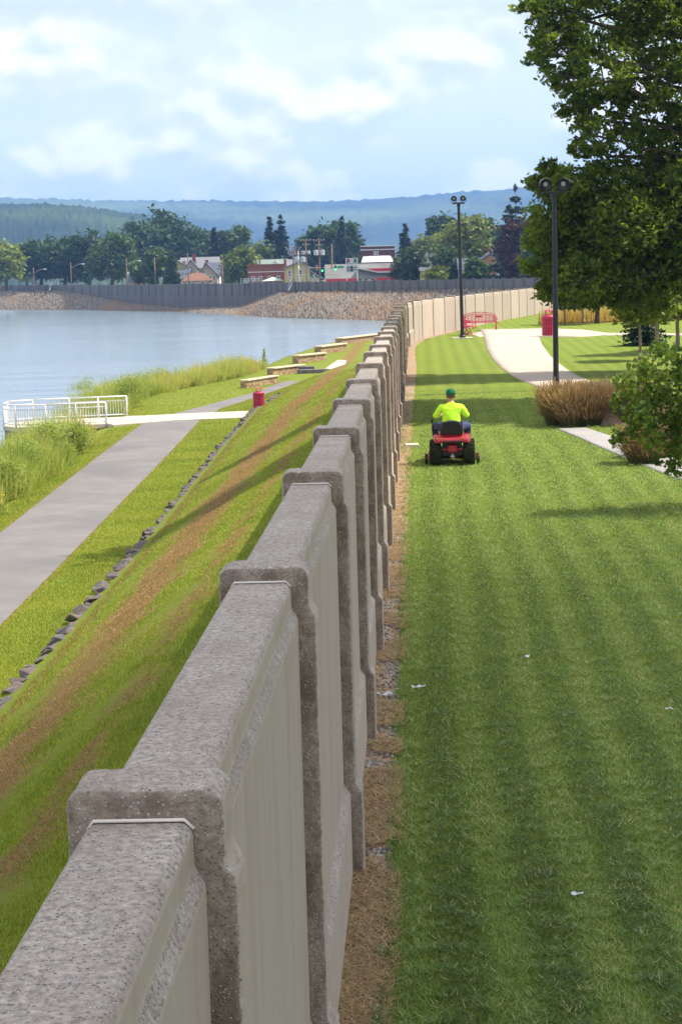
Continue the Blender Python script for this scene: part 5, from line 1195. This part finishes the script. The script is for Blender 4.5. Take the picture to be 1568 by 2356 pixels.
UPB = [(1290, 20, 95, 0), (1230, 25, 55, -.5), (1400, 40, 120, 1), (1500, 60, 110, 2), (1600, 80, 130, 0), (1290, 110, 80, -1), (1250, 130, 48, .5), (1380, 150, 95, -1), (1480, 190, 90, 1.5), (1570, 200, 90, -1),
       (1330, 205, 65, .5), (1300, 175, 60, -1), (1400, 255, 75, 1), (1500, 290, 75, 0), (1320, 262, 55, 1), (1360, 310, 55, -1), (1450, 335, 70, 0), (1550, 330, 80, 1), (1395, 365, 50, 1), (1345, 335, 42, 0), (1660, 250, 120, 0), (1350, -60, 110, 0), (1500, -80, 140, 0), (1640, -40, 140, 1)]
LOB = [(1400, 430, 75, 0), (1500, 440, 85, 1), (1600, 430, 100, 0), (1310, 425, 52, -.5), (1262, 425, 34, .5), (1350, 480, 70, 1), (1270, 490, 50, 0), (1440, 510, 85, -1), (1560, 520, 95, 0), (1240, 545, 34, 0), (1290, 565, 60, 1),
       (1380, 560, 75, 0), (1480, 590, 80, 1), (1590, 600, 90, 0), (1265, 625, 38, 0), (1330, 635, 60, -1), (1410, 640, 65, 0), (1500, 660, 60, 1), (1300, 672, 34, 0), (1258, 670, 26, .4), (1360, 680, 34, 0), (1440, 690, 38, .5), (1215, 610, 18, 0), (1262, 385, 18, 0), (1225, 420, 14, .3), (1690, 520, 120, 0)]
ub = pxblobs(UPB, D0, bo); lb_ = pxblobs(LOB, D0, bo)
crown('crown', [(*q[:3], q[3]*.92, q[4]*.92, q[5]*.92) for q in ub], 32000, .125, G_OAK, oak, 7, clump=.12, cl_n=24, up=.2)
crown('lower_crown', lb_, 52000, .12, G_OAK, oak, 9, clump=.165, cl_n=24, up=.2)
rr = random.Random(11); mb = MB(); mb.tube([(.1, 0, -.3), (0, 0, 1.5), (-.1, .1, 4), (0, .1, 8), (.3, 0, 13), (.5, 0, 18)], [.75, .52, .46, .40, .26, .08], 14); mb.build('trunk', BARK, oak, smooth=True)
mb = MB()
for i, b_ in enumerate(ub+lb_):
    z0 = max(2.8, min(16, b_[2]-1.0-.12*abs(b_[0]))); limb(mb, (-.05, .1, z0), b_[:3], .12+.03*b_[3], .03, rr, 7, .03)
    for j in range(5): 
        e = Vector(b_[:3])+Vector((rr.uniform(-1, 1)*b_[3], rr.uniform(-1, 1)*b_[4], rr.uniform(-1, 1)*b_[5]))*.8; limb(mb, b_[:3], e, .035, .008, rr, 4, 0)
mb.build('limbs', BARK, oak, smooth=True)
# second oak, off to the right, whose shade falls across the lawn and the wall
b2 = Vector((16.5, 54, .25)); oak2 = empty('oak_tree', b2, 0, 'tall oak just outside the frame on the right shading the lawn', 'tree')
rr = random.Random(5); bl = [(rr.uniform(-4.6, 5.5), rr.uniform(-3.2, 3.2), 15.5+rr.uniform(-3, 4.5), 2.0, 1.4, 1.7) for _ in range(22)]
crown('crown', bl, 48000, .30, G_OAK, oak2, 8, clump=.26, cl_n=18); mb = MB(); mb.tube([(0, 0, -.3), (0, 0, 6), (.2, 0, 13), (0, 0, 19)], [.5, .38, .26, .08], 10); mb.build('trunk', BARK, oak2, smooth=True)
mb = MB()
for b_ in bl: limb(mb, (0, 0, max(8, min(15, b_[2]-2))), b_[:3], .12, .03, rr)
mb.build('limbs', BARK, oak2, smooth=True)
def park_tree(px, yb, yt, hw, ycl, mat, seed, lb, trunk=None, r=.05, n=2600, ls=.16, yb_cl=None):
    p = onR(px, yb); k = p.y/F; o = empty('young_tree', p, 0, lb, 'tree', 'young trees on the lawn'); zc0 = (yb-ycl)*k; zt = (yb-yt)*k; rr = random.Random(seed); R_ = hw*k; zc = (zc0+zt)/2; hz = (zt-zc0)/2
    bl = [(rr.uniform(-.5, .5)*R_, rr.uniform(-.5, .5)*R_, zc+rr.uniform(-.6, .6)*hz, R_*.55, R_*.55, hz*.45) for _ in range(8)]
    crown('crown', bl, n, ls, mat, o, seed, clump=.28, cl_n=14); mb = MB(); mb.tube([(0, 0, -.2), (.03, 0, zc0*.6), (-.02, 0, zc), (0, 0, zt*.95)], [r*1.3, r, r*.7, .01], 8)
    for b_ in bl: limb(mb, (0, 0, zc0), b_[:3], r*.45, .008, rr, 4, .03)
    mb.build('trunk', trunk or PALEBARK, o, smooth=True)
park_tree(1297, 746, 640, 42, 712, G_MID, 1, 'thin young tree left of the pair before the golden meadow', r=.05)
park_tree(1338, 747, 630, 46, 708, G_MID, 2, 'young tree in the middle before the golden meadow', r=.06)
park_tree(1372, 744, 610, 52, 700, G_DARK, 3, 'young tree with the darkest trunk before the golden meadow', trunk=BARK, r=.12)
park_tree(1470, 827, 640, 62, 752, G_OLIVE, 4, 'young tree with pale slim trunk right of the small spruce', r=.055, n=4200)
park_tree(1508, 812, 630, 66, 740, G_YEL, 5, 'sunlit yellow-green young tree behind the leafy branches', r=.075, n=4200)
park_tree(1556, 806, 620, 66, 750, G_OLIVE, 6, 'young tree at the right edge with a thick pale trunk', r=.08, n=4200)
park_tree(1640, 800, 600, 80, 740, G_MID, 7, 'young tree just beyond the right edge of the lawn', r=.08, n=3000)
p = onR(1478, 793); conif(1478, 668, 58, p.y, G_PINE, 77, 'small bushy spruce standing on the lawn at right', ybase=796, tiers=12, n=260, ls=.11, low=.10, flat_=.25, group='young trees on the lawn')
# redbud reaching in from the right
G_RED = leafmat('heart_leaves', [(.045, .09, .014), (.085, .15, .02), (.14, .21, .03), (.25, .30, .06)], .4, .45); G_POD = leafmat('pods', [(.20, .18, .06), (.34, .30, .11)], .2)
DR = 32.0; ro = Vector((6.6, DR+.2, 0)); ro.z = hR(ro.x, ro.y); red = empty('redbud_tree', ro, 0, 'small redbud tree with heart-shaped leaves and seed pods reaching in at the right edge', 'tree')
RB = [(1480, 850, 38, 0), (1520, 810, 30, .3), (1560, 830, 42, -.3), (1440, 880, 36, -.2), (1500, 900, 52, .2), (1560, 900, 55, 0), (1430, 925, 30, .3), (1470, 950, 45, -.3), (1530, 960, 55, .3), (1590, 960, 60, 0), (1425, 1000, 24, 0), (1450, 990, 26, .2), (1500, 1010, 36, -.2), (1560, 1030, 44, 0), (1545, 1075, 20, 0), (1510, 1055, 18, .2), (1562, 1090, 14, 0), (1620, 870, 70, 0), (1650, 980, 80, .4), (1700, 850, 80, -.4), (1410, 1018, 14, 0)]
rb = []
for x, y, r, dd in RB:
    p = at_d(x, y, DR+dd)-ro; k = DR/F; rb.append((p.x, p.y, p.z, r*k, r*k*1.3, r*k))
rg = np.random.default_rng(33); B = np.array(rb); w = B[:, 3]**2; bi = rg.choice(len(B), 4300, p=w/w.sum()); g = rg.normal(size=(4300, 3)); g /= np.linalg.norm(g, axis=1)[:, None]; P = B[bi, :3]+g*B[bi, 3:]*(rg.random(4300)**.45)[:, None]
n = len(P); nn = rg.normal(size=(n, 3))*.75; nn[:, 1] -= .45; nn[:, 2] += .5; nn /= np.linalg.norm(nn, axis=1)[:, None]; dn = np.tile([0, 0, -1.], (n, 1))+rg.normal(size=(n, 3))*.45; a = dn-nn*(dn*nn).sum(1)[:, None]; a /= np.linalg.norm(a, axis=1)[:, None]; b_ = np.cross(nn, a)
sz = .046*(.6+.7*rg.random(n)); hp = np.array([(-.55, .0), (-.75, .42), (-.35, .82), (.25, .68), (1.05, 0), (.25, -.68), (-.35, -.82), (-.75, -.42)])
V = P[:, None, :]+(hp[None, :, 0, None]*a[:, None, :]+hp[None, :, 1, None]*b_[:, None, :])*sz[:, None, None]+nn[:, None, :]*(-(np.abs(hp[:, 1])**2)*.25)[None, :, None]*-sz[:, None, None]
np_mesh('leaves', V.reshape(-1, 3), np.arange(8*n).reshape(-1, 8), G_RED, red, np.repeat(np.clip(.5*rg.random(n)+.5*rg.random(len(B))[bi], 0, 1), 8))
n = 420; bi = rg.choice(len(B), n, p=w/w.sum()); P = B[bi, :3]+rg.normal(size=(n, 3))*B[bi, 3:]*.5; P[:, 2] += .02; wv = rg.normal(size=(n, 3))*.006; wv[:, 2] = 0; dn = np.stack([rg.normal(size=n)*.012, rg.normal(size=n)*.012, -.05-.04*rg.random(n)], 1)
V = np.stack([P, P+dn*.5+wv, P+dn, P+dn*.5-wv], 1).reshape(-1, 3); np_mesh('seed_pods', V, np.arange(4*n).reshape(-1, 4), G_POD, red, np.repeat(rg.random(n), 4))['kind'] = 'stuff'
rr = random.Random(2); mb = MB(); mb.tube([(.1, 0, -.2), (.05, 0, .5), (-.05, 0, 1.1), (.05, 0, 2.2)], [.09, .075, .06, .02], 9)
for b_ in rb: 
    limb(mb, (-.02, 0, max(.55, min(1.8, b_[2]-.2))), b_[:3], .022, .006, rr, 6, .05)
    for j in range(4): limb(mb, b_[:3], Vector(b_[:3])+Vector((rr.uniform(-1, 1)*b_[3], rr.uniform(-1, 1)*b_[4], rr.uniform(-1, 1)*b_[5]))*.85, .006, .002, rr, 3, 0)
mb.build('trunk', BARK, red, smooth=True)

# added, unseen cloud, high to the right, whose shade lies on the near lawn and wall
rg = np.random.default_rng(4); HC = 1100.0
cb = Vector((6.5, 6.0, 1.0))+SUN*(HC/SUN.z); mb = MB()  # set along the sun direction, out of view, to shade the foreground
for i in range(40):
    u_, v_ = rg.uniform(-1, 1), rg.uniform(-1, 1); c = (u_*30+9, v_*28-8, rg.uniform(-3, 5)); mb.ell(c, (rg.uniform(9, 13), rg.uniform(8, 12), rg.uniform(4, 8)), 12, 8)
mc = bpy.data.materials.new('thin_shade_cloud'); mc.use_nodes = True; nt = mc.node_tree; nt.nodes.remove(nt.nodes['Principled BSDF'])
tr = N(nt, 'ShaderNodeBsdfTransparent'); df = N(nt, 'ShaderNodeBsdfDiffuse'); df.inputs[0].default_value = (.9, .9, .9, 1); mx = N(nt, 'ShaderNodeMixShader'); mx.inputs[0].default_value = .20
nt.links.new(tr.outputs[0], mx.inputs[1]); nt.links.new(df.outputs[0], mx.inputs[2]); nt.links.new(mx.outputs[0], nt.nodes['Material Output'].inputs[0])
o = tag(mb.build('shade_cloud', mc, None, smooth=True), 'unseen added cloud high above the park to the right', 'shade_cloud', kind='structure'); o.location = cb

# haze over the valley
m = bpy.data.materials.new('haze_air'); m.use_nodes = True; nt = m.node_tree; nt.nodes.remove(nt.nodes['Principled BSDF']); pv = N(nt, 'ShaderNodeVolumePrincipled')
pv.inputs['Color'].default_value = (.28, .53, 1.0, 1); pv.inputs['Density'].default_value = 1.6e-4; pv.inputs['Anisotropy'].default_value = .1
nt.links.new(pv.outputs[0], nt.nodes['Material Output'].inputs['Volume'])
mb = MB().box((0, 3570, 146), (26000, 7500, 308)); o = mb.build('haze', m); tag(o, kind='stuff')
